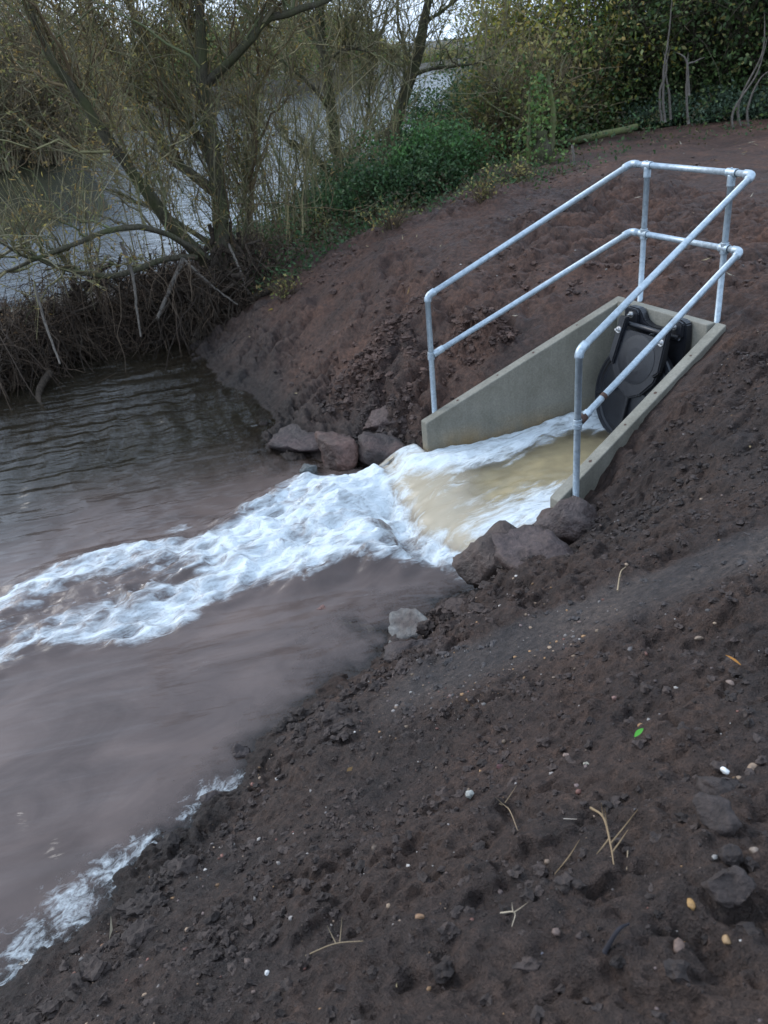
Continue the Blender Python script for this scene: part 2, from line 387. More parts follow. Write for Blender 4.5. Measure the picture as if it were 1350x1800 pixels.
# ------------------------------------------------------------------ ground height
ZW = -1.3
CTRL = np.array([
 # near shore line and the bed of the pool
 (2.55,-6.3,-1.3),(2.29,-5.88,-1.3),(2.2,-5.5,-1.3),(2.03,-5.25,-1.3),(1.9,-4.85,-1.3),(1.52,-4.44,-1.3),(1.36,-3.93,-1.3),
 (1.28,-3.51,-1.3),(1.10,-3.2,-1.3),(1.0,-2.8,-1.3),(.9,-2.35,-1.3),
 (1.7,-6.2,-1.62),(1.3,-5.4,-1.6),(.9,-4.6,-1.58),(.7,-3.8,-1.48),(.5,-3.2,-1.45),(.2,-2.6,-1.5),
 (0,-5,-1.8),(-1,-4,-1.8),(-1,-3,-1.7),(-3,-3.6,-1.7),(-4.5,-4,-1.7),(-2,-6,-1.9),(1,-8,-1.9),(-4,-8,-1.9),(3.2,-8.5,-1.3),
 # far shore line
 (-1.15,-2.0,-1.25),(-1.6,-2.25,-1.28),(-2.05,-2.72,-1.32),(-2.5,-2.62,-1.3),(-3.11,-2.44,-1.3),(-4.11,-2.5,-1.3),(-5.51,-2.55,-1.3),(-6.5,-2.4,-1.35),
 (-7.2,-2.95,-1.3),(-7.5,-3.8,-1.3),(-7.1,-4.6,-1.3),(-6.4,-5.3,-1.3),(-6,-6.2,-1.35),(-6.2,-3.6,-1.65),
 # the wall line
 (-.56,.35,.04),(.56,.35,.06),(-.75,-.2,-.08),(.80,-.25,-.09),(-.9,-.9,-.40),(.95,-.9,-.41),(-1.08,-1.5,-.78),(1.12,-1.5,-.72),(1.2,-1.95,-.97),(-1.25,-1.8,-1.02),
 # near bank
 (1.3,-.35,-.03),(1.5,-1.1,-.27),(1.9,-1.7,-.42),(1.6,-2.2,-.80),(2.3,-2.2,-.32),(2.95,-2.0,.02),(1.45,-2.9,-.98),(2.1,-3.1,-.70),(2.0,-3.7,-.88),(2.6,-3.4,-.5),
 (2.2,-4.4,-.98),(2.8,-4.6,-.72),(3.0,-4.0,-.5),(3.6,-3.4,.02),(3.4,-4.6,-.36),(2.75,-5.4,-.98),(3.4,-5.6,-.56),(4.1,-4.9,.02),(4.2,-3.8,.22),(4.1,-6.2,-.1),
 (3.4,-6.8,-.8),(5.3,-5.4,.42),(5.2,-3.2,.5),(4,-2,.38),(6.5,-6,.6),(7,-2,.6),(5,-8.5,.1),(2.6,-.6,.12),(3,1,.25),(7,3,.55),
 # far bank and field
 (-1.6,-1.0,-.45),(-1.2,.2,.02),(-2.2,-1.7,-.74),(-3,-1.75,-.76),(-2.6,-.6,-.1),(-4,-1.6,-.72),(-5.5,-1.3,-.66),(-4,-.5,-.06),(-5,.4,.06),(-5,2,.2),(-2,1.5,.16),(0,2,.22),(-2,4,.3),
 (1,5,.34),(-6,6,.32),(-7.4,4.4,.25),(-8,6.6,.30),(-7.3,9,.36),(-6.2,3,.22),(4,7,.45),(-5,9.5,.36),(0,9.5,.4),(-6.6,-.8,-.6),(-7.2,.8,-.3),(-8.6,2.2,-.2),(-8.5,-1.8,-.85),(-8.6,-3.2,-1.0),(-9,-4.8,-1.05),(-8.4,-6.5,-1.1),
 (-10.4,-4.5,-1.2),(-10.5,-2,-1.15),(-11,0,-1.1),(-10,2,-.7),(-11.5,5,-.6)], float)
def _tps(r2): return np.where(r2 > 1e-12, r2*np.log(r2+1e-12), 0)
_n = len(CTRL); _K = _tps(((CTRL[:, None, :2]-CTRL[None, :, :2])**2).sum(-1)) + np.eye(_n)*.02
_P = np.hstack((np.ones((_n, 1)), CTRL[:, :2])); _A = np.block([[_K, _P], [_P.T, np.zeros((3, 3))]])
_W = np.linalg.solve(_A, np.concatenate((CTRL[:, 2], np.zeros(3))))
NY = [-400, -40, -8, -4.5, -1, 3, 7.5, 15, 27, 48, 120, 600]; NX = [-40, -14, -10.7, -11.3, -12, -14, -18, -28, -45, -75, -200, -900]
FY = [-400, -60, -8, -2, -.3, 1.2, 9, 14, 30, 45, 70, 150, 600]; FX = [-60, -22, -19, -19.5, -21, -42, -56, -69, -77, -86, -130, -260, -1000]
def base_h(x, y):
    sh = np.shape(x); x = np.ravel(x).astype(float); y = np.ravel(y).astype(float)
    xn = np.interp(y, NY, NX); xf = np.interp(y, FY, FX)
    # far field: land, river bed between the two banks, open water south of the outlet
    land = .35 + .25*vnoise(x*.02, y*.02)
    near = sstep(-1.5, 2.5, (x-xn)*.8); far = sstep(-2, 3, (xf-x)*.8)
    south = sstep(-13, -8, y); east = sstep(1.5, 7, x-(2.4-(y+6)*.3))
    lnd = np.maximum(near*np.maximum(south, east), far)
    z = -2.4 + (land+2.4)*lnd
    out_ = z.copy()
    k = (x > -15) & (x < 11) & (y > -12) & (y < 14)
    if k.any():
        X, Y = x[k], y[k]; t = _W[-3]+_W[-2]*X+_W[-1]*Y
        for i in range(_n): t = t+_W[i]*_tps((X-CTRL[i, 0])**2+(Y-CTRL[i, 1])**2)
        t = np.clip(t, -2.4, 1.2)
        w = sstep(-14, -10.5, X)*sstep(10.5, 7, X)*sstep(-11, -7.5, Y)*sstep(13.5, 9.5, Y)
        out_[k] = z[k]*(1-w)+t*w
    return out_.reshape(sh)
def crease(x, y):        # signed distance (m) above the bucket-smoothed track that crosses the near bank
    a = np.array([3.0, -2.0]); b = np.array([1.5, -4.0]); d = (b-a)/np.linalg.norm(b-a); nn = np.array([-d[1], d[0]])
    return (x-a[0])*nn[0]+(y-a[1])*nn[1]
_cs = 1.0 if crease(5.0, -5.0) > 0 else -1.0
def detail_h(x, y, b):
    nearb = sstep(.4, 1.2, x+(-2.0-y)*0.0 + .0)                       # near bank mask (east of the outlet)
    c = _cs*crease(x, y)
    w = fbm(x*.9, y*.9, oct=3, s=3)
    hi = sstep(.22, .5, b-ZW+.1*w)
    rough = 1.0 - .82*hi*sstep(-.10, .08, c+.08*w)*sstep(.75, .35, c+.1*w)*nearb
    rough = rough*(1-.45*sstep(1.5, 4, y))
    rough = rough*(1+.7*sstep(.9, .2, np.hypot(x+1.55, y+1.35)))
    d = .055*fbm(x*1.3, y*1.3, oct=3, s=11)*(.6+.4*rough)
    d = d + .05*fbm(x*2.6, y*2.6, oct=3, s=13)*sstep(.8, -.5, x)
    # ridged clods at three sizes
    r1 = 1-np.abs(fbm(x*4.2+.6*w, y*4.2, oct=2, s=21)); r2 = 1-np.abs(fbm(x*11, y*11+.4*w, oct=2, s=31)); r3 = vnoise(x*27, y*27, s=41)
    m = .55+.45*fbm(x*.7, y*.7, oct=2, s=51)
    d = d + rough*(.050*(r1-.75)*m*1.3 + .026*(r2-.75) + .007*r3)
    k = np.hypot(x-1.0, y+2.0) < 7.5
    cl_ = np.zeros_like(d); wx = x[k]+.03*vnoise(x[k]*30, y[k]*30, s=43); wy = y[k]+.03*vnoise(x[k]*30, y[k]*30, s=44)
    mk1 = sstep(-.1, .5, fbm(x[k]*1.1, y[k]*1.1, oct=3, s=45)+.35*sstep(.15, -.1, c[k])); mk2 = sstep(-.35, .3, fbm(x[k]*2.0, y[k]*2.0, oct=2, s=46))
    cl_[k] = .10*cells(wx*6.0, wy*6.0, 5)*mk1**1.5 + .040*cells(wx*17, wy*17, 6)*(.1+.9*mk2) + .012*cells(wx*46, wy*46, 7)
    d = d + (rough**1.3)*cl_*(.5+.5*m)*(1+.7*sstep(.5, -1.0, x))
    # grooves left by the bucket, running along the smoothed track
    t = (x-3.0)*(-.6)+(y+2.0)*(-.8)
    d = d + nearb*.012*vnoise(c*9+.2*w, t*.7, s=61)*sstep(-.2, .1, c)
    return d
def keep_out(x, y):      # 1 inside the concrete channel, where the ground is dug out
    yy = np.clip(-y, -.5, 2.6); hw = .55+.183*yy
    return sstep(.02, -.02, np.abs(x)-hw)*sstep(.0, -.05, y)*sstep(-2.42, -2.34, y)
def ground_h(x, y):
    b = base_h(x, y); fade = 1-sstep(14, 30, np.hypot(x+1, y+1))
    h = b + detail_h(x, y, b)*fade
    yy = np.clip(-y, 0, 1.925); d = np.abs(x)-(.62+.183*yy)            # the soil stays a little below the wall tops
    cap = -.418*yy-.045-.02*yy+np.clip(d, 0, 1)*.55+.02*vnoise(x*7, y*7, s=77)+np.maximum(0, y)*.5+.4*sstep(.15, .5, d)
    k = (d > -.25) & (d < .5) & (y > -2.1) & (y < .12)
    h = np.where(k, np.minimum(h, cap), h)
    k = keep_out(x, y)
    return h*(1-k) + np.minimum(h, -1.55)*k
def axis(fine, lo, hi, g=1.16):
    a = [fine[0][0]]
    for s, e, st in fine:
        n_ = int(round((e-s)/st)); a += list(s+(e-s)*(np.arange(1, n_+1)/n_))
    left = []; st = fine[0][2]; x = a[0]
    while x > lo: st *= g; x -= st; left.append(x)
    st = fine[-1][2]; x = a[-1]; right = []
    while x < hi: st *= g; x += st; right.append(x)
    return np.array(left[::-1]+a+right)
def grid(ax, ay):
    X, Y = np.meshgrid(ax, ay, indexing='ij'); nx, ny = X.shape
    i = np.arange(nx-1)[:, None]*ny+np.arange(ny-1)[None, :]
    Q = np.stack((i, i+ny, i+ny+1, i+1), -1).reshape(-1, 4)
    return X.ravel(), Y.ravel(), Q

ax = axis([(-13, -6, .10), (-6, .9, .032), (.9, 4.7, .0125), (4.7, 7.5, .08)], -4000, 4000)
ay = axis([(-8, -6.2, .08), (-6.2, -1.8, .0125), (-1.8, 3, .032), (3, 4, .06), (4, 12, .1)], -4000, 4000)
X, Y, Q = grid(ax, ay); Z = ground_h(X, Y)
def soil_col(x, y):
    n1 = fbm(x*.6, y*.6, oct=3, s=71)
    red = np.clip(sstep(1.6, -1.5, x+.4*n1+.25*(-2-y))*.9 + .1 + .25*n1, 0, 1)
    c = np.array([.035, .0258, .0222])*(1-red)[:, None]+np.array([.066, .039, .030])*red[:, None]
    gr = (sstep(-.05, .08, _cs*crease(x, y)+.06*n1)*sstep(.7, .3, _cs*crease(x, y))*sstep(.8, 1.4, x)*sstep(.2, .5, base_h(x, y)-ZW+.1*n1))[:, None]
    c = c*(1-gr)+np.array([.053, .046, .044])*gr
    wet = (sstep(.55, .05, base_h(x, y)-ZW+.15*n1)*sstep(-.5, -1.6, x))[:, None]
    c = c*(1-wet)+np.array([.036, .027, .024])*wet
    mg = (sstep(.09, .03, base_h(x, y)-ZW+.04*n1))[:, None]; c = c*(1-.4*mg)
    return c
COL = soil_col(X, Y)
far = sstep(-7, -12, X)[:, None]; COL = COL*(1-far)+np.array([.035, .035, .018])*far
yon = sstep(8, 14, Y)[:, None]; COL = COL*(1-yon)+np.array([.04, .035, .02])*yon
gobj = link('ground', fast_mesh('ground', np.stack((X, Y, Z), 1), Q, None, COL), M['soil'])
tag(gobj, 'dark damp bare soil of the dug river bank', None, None, 'structure')

# ------------------------------------------------------------------ water: river, pool and outfall in one sheet
ax = axis([(-8, -2.6, .06), (-2.6, 2.7, .024), (2.7, 3.5, .1)], -4000, 60)
ay = axis([(-8, -6.2, .06), (-6.2, .02, .024), (.02, 1, .1)], -4000, 4000)
X, Y, Q = grid(ax, ay)
LIPX = [-1.4, -1.16, -.72, .16, .76, 1.0, 1.3]; LIPY = [-2.25, -2.30, -2.36, -2.52, -2.34, -2.12, -2.0]
lip = np.interp(X, LIPX, LIPY) + .05*vnoise(X*4, X*0, s=81)
s_ = lip - Y                                                     # distance beyond the lip
inch = sstep(1.06, .98, np.abs(X)/(.50+.183*np.clip(-Y, 0, 2.4)))
side = np.clip(np.abs(X)/(.52+.183*np.clip(-Y, 0, 2.4)), 0, 1.3)
chute = -1.03 - .035*np.clip(-Y, 0, 2.5) + .03*side**2
s_ = s_+.05*fbm(X*3, Y*1.2, oct=3, s=83)
fall = sstep(-.26, .26, s_)
xl = np.interp(-Y, [2.3, 2.45, 3.05, 4.1, 4.95, 5.6, 8], [-1.15, -1.25, -1.4, -1.2, -1.35, -1.2, -1.6])
xr = np.interp(-Y, [2.3, 2.5, 3.3, 4.1, 4.9, 5.5, 8], [.8, .72, .38, .2, .3, .02, .0])
wob = .16*fbm(X*1.5, Y*1.5, oct=3, s=91)
inj = sstep(-.16, .30, X-xl+wob)*sstep(-.06, .26, xr-X+wob)*sstep(-.06, .10, s_)
sy = -Y
u = (X-xl)/np.maximum(xr-xl, .1)
dens = np.interp(sy, [2.2, 2.9, 3.7, 4.6, 5.6, 8, 12], [1.0, 1.05, .88, .52, .36, .2, 0])
crest = .10*np.exp(-((s_-.30)/.25)**2)
edge = sstep(3.9, 4.7, sy)*(.42*np.exp(-((u-.12)/.14)**2)+.42*np.exp(-((u-.82)/.15)**2)-.30*np.exp(-((u-.48)/.17)**2))
hole = .75*np.exp(-(((X-.05)/.55)**2+((Y+2.78)/.13)**2)) + .35*np.exp(-(((X-.35)/.4)**2+((Y+3.0)/.25)**2))
foam = inj*(.28+.40*dens+edge*.55+crest-hole*.42+.16*fbm(X*2.4, Y*1.3, oct=3, s=141))
turb = inj*np.clip(dens+.2, 0, 1)
# white water in the channel: a band along the left wall and one by the right wall
cl = np.exp(-((X-(-.62+.02*sy-.35*np.clip(1.0-sy, 0, 1)*-.3))/.27)**2)*sstep(2.35, 1.5, sy) + .8*np.exp(-((X+.86)/.22)**2)*sstep(1.4, 1.9, sy)*sstep(2.6, 2.2, sy)
crr = np.exp(-((X-(.34+.12*sy))/.27)**2)*sstep(.9, 1.4, sy)
inlet = np.exp(-((X+.35)/.4)**2)*sstep(.75, .35, sy)
chf = np.clip(.70*cl+.54*crr+.6*inlet+.10+.16*sstep(.9, 2.2, sy)+.12*fbm(X*5, Y*1.0, oct=3, s=84), 0, .72)*inch*(1-fall)
foam = np.maximum(foam, chf)
lipf = (.44+.22*fbm(X*7, Y*1.2, oct=3, s=85))*sstep(-.22, .02, s_)*sstep(.5, .2, s_)*sstep(1.2, .95, np.abs(X))
foam = np.maximum(foam, lipf)
foam = np.maximum(foam, (.50+.15*fbm(X*5, Y*2, oct=2, s=86))*sstep(-.50, -.72, X)*sstep(1.75, 2.0, sy)*sstep(2.7, 2.4, sy)*sstep(-1.3, -1.1, X))
wisp = sstep(.05, .5, fbm(X*3.1, Y*1.5, oct=3, s=87))*sstep(.75, .1, np.maximum(X-xr, xl-X))*sstep(2.3, 2.7, sy)*sstep(7, 5.5, sy)
foam = np.maximum(foam, .36*wisp)
# lacy scum on the near shore
sh1 = np.zeros_like(X)
for (px_, py_, rr, st) in ((2.36, -6.1, .24, .54), (2.18, -5.88, .24, .56), (2.04, -5.68, .23, .56), (1.95, -5.46, .20, .55), (1.90, -5.28, .15, .54), (1.80, -5.0, .14, .48), (1.76, -4.86, .19, .54), (1.74, -4.72, .14, .46)):
    sh1 = np.maximum(sh1, st*np.exp(-(((X-px_)**2+(Y-py_)**2)/rr**2)))
foam = np.maximum(foam, sh1)
foam = np.maximum(foam, .20*sstep(.45, .0, np.abs(X-xr-.15))*sstep(2.6, 3.0, sy)*sstep(4.5, 3.8, sy))
rip = sstep(-.6, -2.6, X)*sstep(-9, -6, Y)
pool = ZW + rip*(.010*np.sin((X*.35+Y*1.0)*19+3.0*fbm(X*.9, Y*.9, oct=2, s=151))*(.5+.5*vnoise(X*.8, Y*.8, s=152)) + .012*fbm(X*1.2, Y*4.0, oct=2, s=153)) + .012*fbm(X*1.1, Y*2.2, oct=3, s=101)*sstep(-9, -6, Y)
b1 = fbm(X*2.2, Y*1.5, oct=3, s=111); b2 = 1-np.abs(fbm(X*5.5, Y*3.2, oct=3, s=121)); b3 = fbm(X*14, Y*8, oct=2, s=131)
pool = pool + turb*(.06+.14*b1+.15*(b2-.7)+.04*b3) + .10*inj*np.exp(-((sy-2.95)/.22)**2) - .09*np.exp(-((s_-.16)/.12)**2)*sstep(.9, .6, np.abs(X))
chute = chute + .030*b1*np.clip(chf*2, 0.1, 1)+.05*chf*(b2-.6)+.012*b3*np.clip(chf*3, .15, 1) + .05*cl*sstep(1.2, .5, sy)
wide = np.where(Y > -1.93, inch, sstep(1.35, 1.05, np.abs(X)))
Z = pool + (chute-pool)*(1-fall)*wide
gz = ground_h(X, Y); slab = np.where((np.abs(X) < 1.05) & (s_ < .05), -1.15, -9)
clear = np.maximum(sstep(-.1, 2.0, xl-X+.4*fbm(X*.9, Y*.9, oct=2, s=161)), sstep(-7, -9, X))*sstep(-8.5, -6, Y)
depth = 1-np.exp(-np.clip(Z-np.maximum(gz, slab), 0, 3)/(.075+.22*clear*sstep(-9, -7, X)))
inside = (np.abs(X) < .6+.183*np.clip(-Y, 0, 2.5)) & (s_ < .12)
depth = np.where(inside, .16+.84*sstep(-.70, -.28, s_), depth)
tt = np.where((sy > 4.6) & (X > 1.4), 3.2, 1.0)
nr = X > 1.4
flow = np.stack((np.where(nr, (X*.91+Y*.40)*2.8, X*1.25), np.where(nr, (-X*.40+Y*.91)*1.9, Y*.42), Z*1.5), 1)
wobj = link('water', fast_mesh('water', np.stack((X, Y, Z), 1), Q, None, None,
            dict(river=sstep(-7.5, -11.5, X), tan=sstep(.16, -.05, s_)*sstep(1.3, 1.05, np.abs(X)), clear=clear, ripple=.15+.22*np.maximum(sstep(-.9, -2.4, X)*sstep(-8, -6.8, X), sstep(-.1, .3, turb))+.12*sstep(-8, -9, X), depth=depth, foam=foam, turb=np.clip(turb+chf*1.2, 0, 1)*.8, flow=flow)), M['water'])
tag(wobj, 'silty brown river pool with white outfall foam', None, None, 'structure')

# ------------------------------------------------------------------ concrete headwall
a_, b_, L_, h_, T_ = .62, .972, 1.925, .804, .10
hw = thing('concrete_headwall', (0, -.9, -1.4), 'precast grey-buff concrete outfall headwall with sloping splayed side walls', 'headwall')
zb = -1.6
for sgn in (-1, 1):
    v = [(sgn*a_, 0, zb), (sgn*b_, -L_, zb), (sgn*(b_-T_), -L_, zb), (sgn*(a_-T_), 0, zb)]
    t = [(sgn*a_, 0, 0), (sgn*b_, -L_, -h_), (sgn*(b_-T_), -L_, -h_), (sgn*(a_-T_), 0, 0)]
    sw = hexa('side_wall', v+t, M['concrete'], hw, .009)
    for k_ in range(4):                                        # lifting-eye and fixing holes filled with grime
        f_ = (.2, .42, .60, .80)[k_] + (.03 if sgn < 0 else 0)
        c = np.array([sgn*(a_+(b_-a_)*f_-.05), -L_*f_, -h_*f_+.0015])
        bm = bmesh.new(); bmesh.ops.create_circle(bm, cap_ends=True, segments=10, radius=.010+.003*(k_ % 2))
        bmesh.ops.rotate(bm, verts=bm.verts, matrix=Matrix.Rotation(math.atan2(h_, L_), 3, 'X'))
        bmesh.ops.translate(bm, verts=bm.verts, vec=c); bm_obj('fixing_hole', bm, M['rust'], sw)
ai = a_-T_-.003
hexa('back_wall', [(-ai, -.1, zb), (ai, -.1, zb), (ai, -.003, zb), (-ai, -.003, zb), (-ai, -.1, -.004), (ai, -.1, -.004), (ai, -.003, -.004), (-ai, -.003, -.004)], M['concrete'], hw)
fw = b_-T_+.06
bm = bmesh.new(); fx_ = np.linspace(-fw, fw, 15); fy_ = np.interp(fx_, LIPX, LIPY)+.22
top = [(x, y, -1.175) for x, y in zip(fx_, fy_)] + [(.50, -.101, -1.13), (-.50, -.101, -1.13)]
tv = [bm.verts.new(v) for v in top]; bv = [bm.verts.new((v[0], v[1], -1.5)) for v in top]; bm.faces.new(tv); bm.faces.new(bv[::-1])
for i in range(len(tv)): bm.faces.new((tv[i], bv[i], bv[(i+1) % len(tv)], tv[(i+1) % len(tv)]))
bmesh.ops.recalc_face_normals(bm, faces=bm.faces)
bm_obj('floor_slab', bm, mat_plain('silty_slab', (.54, .48, .35), .7, 0, 4, .25, .004), hw)

# ------------------------------------------------------------------ handrail
hr = thing('handrail', (0, -.9, -.9), 'galvanised tube handrail with two rails round the concrete outfall', 'handrail')
RT = .0238
def pipe(name, pts, r=RT, mat=None, k=16, parent=hr):
    pts = np.asarray(pts, float); mb = MB(); mb.tubes(pts, np.full(len(pts), r), k)
    return mb.build(name, mat or M['galv'], parent)
def seg(a, b, f0, f1): a = np.array(a, float); b = np.array(b, float); return [a+(b-a)*f0, a+(b-a)*f1]
def sleeve(center, d, half, r=.0315, parent=hr, name='fitting', mat=None):
    d = np.array(d, float); d /= np.linalg.norm(d); c = np.array(center, float)
    mb = MB(); f = np.array([-1, -.98, -.86, .86, .98, 1])
    mb.tubes(c+d*(f*half)[:, None], r*np.array([.9, 1.0, 1.0, 1.0, 1.0, .9]), 16)
    if half > .03:
        q = np.cross(d, [.3, .8, .2]); q = q if q@np.array([.8, -.5, .2]) > 0 else -q; q /= np.linalg.norm(q); mb.tubes(np.array([c+q*r*.9, c+q*(r+.006)]), np.array([.0075, .0075]), 6)
    return mb.build(name, M['galv'], parent)
def elbow(p, d1, d2, rad=.062, ln=.075, r=.031):
    p = np.array(p, float); d1 = np.array(d1, float); d2 = np.array(d2, float); d1 /= np.linalg.norm(d1); d2 /= np.linalg.norm(d2)
    pts = [p+d1*ln*1.02, p+d1*ln, p+d1*ln*.8]
    for t in np.linspace(0, 1, 9): pts.append((1-t)**2*(p+d1*rad*.75)+2*t*(1-t)*p+t*t*(p+d2*rad*.75))
    pts += [p+d2*ln*.8, p+d2*ln, p+d2*ln*1.02]
    rr = np.full(len(pts), r); rr[[0, -1]] = RT*1.02
    mb = MB(); mb.tubes(np.array(pts), rr, 16); return mb.build('elbow_fitting', M['galv'], hr)
YR = .093; TR = {}; MR = {}
for sgn in (-1, 1):
    tf, tr = np.array([sgn*.977, -1.773, .28]), np.array([sgn*.635, YR, 1.101])
    mf, mrr = np.array([sgn*.977, -1.773, -.241]), np.array([sgn*.60, YR, .548])
    TR[sgn] = tr; MR[sgn] = mrr
    pipe('front_post', [tf+[0, 0, -.03], [tf[0], tf[1], -.5], [tf[0], tf[1], -1.12]])
    pipe('rear_post', [[sgn*.44, YR, 1.101], [sgn*.44, YR, .5], [sgn*.44, YR, -.25]])
    pipe('top_rail', seg(tf, tr, .015, .985)); pipe('middle_rail', seg(mf, mrr, .03, .985))
    d = tr-tf
    elbow(tf, (0, 0, -1), d); elbow(tr, -d, (-sgn, 0, 0)); elbow(mrr, mf-mrr, (-sgn, 0, 0))
    sleeve((sgn*.44, YR, 1.101), (1, 0, 0), .045); sleeve((sgn*.44, YR, 1.045), (0, 0, 1), .04, .0305)
    sleeve((sgn*.44, YR, .548), (1, 0, 0), .045, .033); sleeve((sgn*.44, YR, .548), (0, 0, 1), .045)
    sleeve(mf, (0, 0, 1), .035, .031)
    dm = (mrr-mf)/np.linalg.norm(mrr-mf)
    sleeve(mf+dm*.075, dm, .05, .0305, name='swivel_fitting')
    if sgn > 0:
        sleeve(mf+dm*.30, dm, .016, .0265, name='rusty_band').data.materials[0] = M['rust']
        sleeve(mf+dm*.055, dm, .03, .031, name='dark_joint').data.materials[0] = M['rust']
        sleeve(mf+np.array([0, 0, -.004]), (0, 0, 1), .008, .034, name='collar_ring')
pipe('top_cross_rail', seg(TR[-1], TR[1], .02, .98)); pipe('middle_cross_rail', seg(MR[-1], MR[1], .02, .98))

# ------------------------------------------------------------------ flap valve
fv = thing('flap_valve', (0, -.1, -1.1), 'black plastic circular flap valve pushed half open by the outflow', 'flap valve')
TH = .27; PV = np.array([.02, -.205, -.13]); fr_ = np.array([1., 0, 0]); fd_ = np.array([0, -math.sin(TH), -math.cos(TH)]); fn_ = np.array([0, -math.cos(TH), math.sin(TH)])
def FP(w, l, n): return PV+fr_*w+fd_*l+fn_*n
def lathe_disc(name, prof, cl, parent, seg_=56, mat=None):            # prof: (radius, height) along flap normal
    V = []; n_ = len(prof)
    for r, hgt in prof:
        for k in range(seg_):
            a = k*2*math.pi/seg_; V.append(FP(r*math.cos(a), cl+r*math.sin(a), hgt))
    Qs = [(i*seg_+k, i*seg_+(k+1) % seg_, (i+1)*seg_+(k+1) % seg_, (i+1)*seg_+k) for i in range(n_-1) for k in range(seg_)]
    return link(name, fast_mesh(name, np.array(V), np.array(Qs), None, None, None, False), mat or M['black'], parent)
CLN, RD = .55, .45
disc = lathe_disc('flap_disc', [(.001, -.03), (RD-.01, -.03), (RD, -.02), (RD, .022), (RD-.012, .034), (RD-.05, .034), (RD-.06, .018), (RD-.075, .018), (RD-.09, .026), (.001, .05)], CLN, fv)
lathe_disc('rim_ring', [(RD-.02, .030), (RD-.014, .043), (RD-.030, .043), (RD-.036, .030)], CLN, disc)
def prism(name, poly, n0, n1, parent, bev=.006, space=FP, mat=None):
    bm = bmesh.new(); A = [bm.verts.new(space(x, y, n0)) for x, y in poly]; B = [bm.verts.new(space(x, y, n1)) for x, y in poly]
    bm.faces.new(A[::-1]); bm.faces.new(B); k = len(poly)
    for i in range(k): bm.faces.new((A[i], A[(i+1) % k], B[(i+1) % k], B[i]))
    bmesh.ops.recalc_face_normals(bm, faces=bm.faces)
    bmesh.ops.bevel(bm, geom=bm.edges[:], offset=bev, segments=2, affect='EDGES')
    return bm_obj(name, bm, mat or M['black'], parent)
# shield-shaped raised hinge plate ending in a point, and the rib below it
shield = [(-.27, .04), (.27, .04), (.29, .22), (.25, .40), (.14, .53), (0, .60), (-.14, .53), (-.25, .40), (-.29, .22)]
sp_ = prism('hinge_plate', shield, .03, .085, disc, .012)
dome = lathe_disc('dome', [(.21, .080), (.205, .088), (.18, .091), (.10, .098), (.001, .100)], .26, disc)
prism('lower_rib', [(-.016, .585), (.016, .585), (.016, .97), (-.016, .97)], .02, .075, disc, .005)
for s in (-1, 1):
    prism('side_rib', [(s*.12, .53), (s*.15, .515), (s*.40, .64), (s*.385, .67)], .02, .06, disc, .005)
    prism('hinge_arm', [(s*.20, -.06), (s*.285, -.06), (s*.30, .30), (s*.235, .36)], .06, .115, disc, .01)
# body frame on the back wall: ring, bracket with two ears and a notch
def BP(x, z, n): return np.array([x+.02, -.101-n, z])
V = []
ringp = [(.46, 0), (.46, .05), (.37, .05), (.37, 0)]
for r, hgt in ringp:
    for k in range(48):
        a = k*2*math.pi/48; V.append(BP(r*math.cos(a), -.66+r*math.sin(a), hgt))
Qs = [(i*48+k, i*48+(k+1) % 48, (i+1)*48+(k+1) % 48, (i+1)*48+k) for i in range(3) for k in range(48)]
link('seat_ring', fast_mesh('seat_ring', np.array(V), np.array(Qs), None, None, None, False), M['black'], fv)
V = [tuple(BP(.368*math.cos(k*math.pi/16), -.66+.368*math.sin(k*math.pi/16), .004)) for k in range(32)]
bm = bmesh.new(); bm.faces.new([bm.verts.new(v) for v in V]); bm_obj('pipe_mouth', bm, mat_plain('pipe_dark', (.004, .004, .004), .8), fv)
br = [(-.34, -.42), (.34, -.42), (.36, -.16), (.35, -.02), (.31, .005), (.19, .005), (.16, -.02), (.12, -.085), (.05, -.115), (-.05, -.115), (-.12, -.085), (-.16, -.02), (-.19, .005), (-.31, .005), (-.35, -.02), (-.36, -.16)]
bk = prism('bracket', br, .0, .075, fv, .01, BP)
bm = bmesh.new()
pinm = MB().tubes(np.array([FP(-.33, -.0, .02), FP(0, 0, .02), FP(.33, 0, .02)]), np.full(3, .022), 12); pinm.build('hinge_pin', M['black'], fv)
def nut(p, d, r, parent):
    d = np.array(d, float); p = np.array(p, float)
    w = MB().tubes(np.array([p, p+d*.006]), np.array([r*1.7, r*1.7]), 18).build('washer', M['bolt'], parent, False)
    MB().tubes(np.array([p+d*.006, p+d*.024]), np.array([r*1.15, r*1.15]), 6).build('nut', M['bolt'], parent, False)
    MB().tubes(np.array([p+d*.024, p+d*.042]), np.array([r*.55, r*.55]), 10).build('bolt', M['bolt'], parent, False)
for s in (-1, 1):
    nut(BP(s*.25, -.05, .10), (0, -1, 0), .017, bk); nut(FP(s*.25, .06, .115), fn_, .017, bk)
    prism('ear', [(s*.17, -.13), (s*.335, -.13), (s*.335, -.015), (s*.30, .0), (s*.20, .0), (s*.17, -.03)], .07, .10, bk, .008, BP)
nut(BP(.0, -.17, .075), (0, -1, 0), .010, bk)

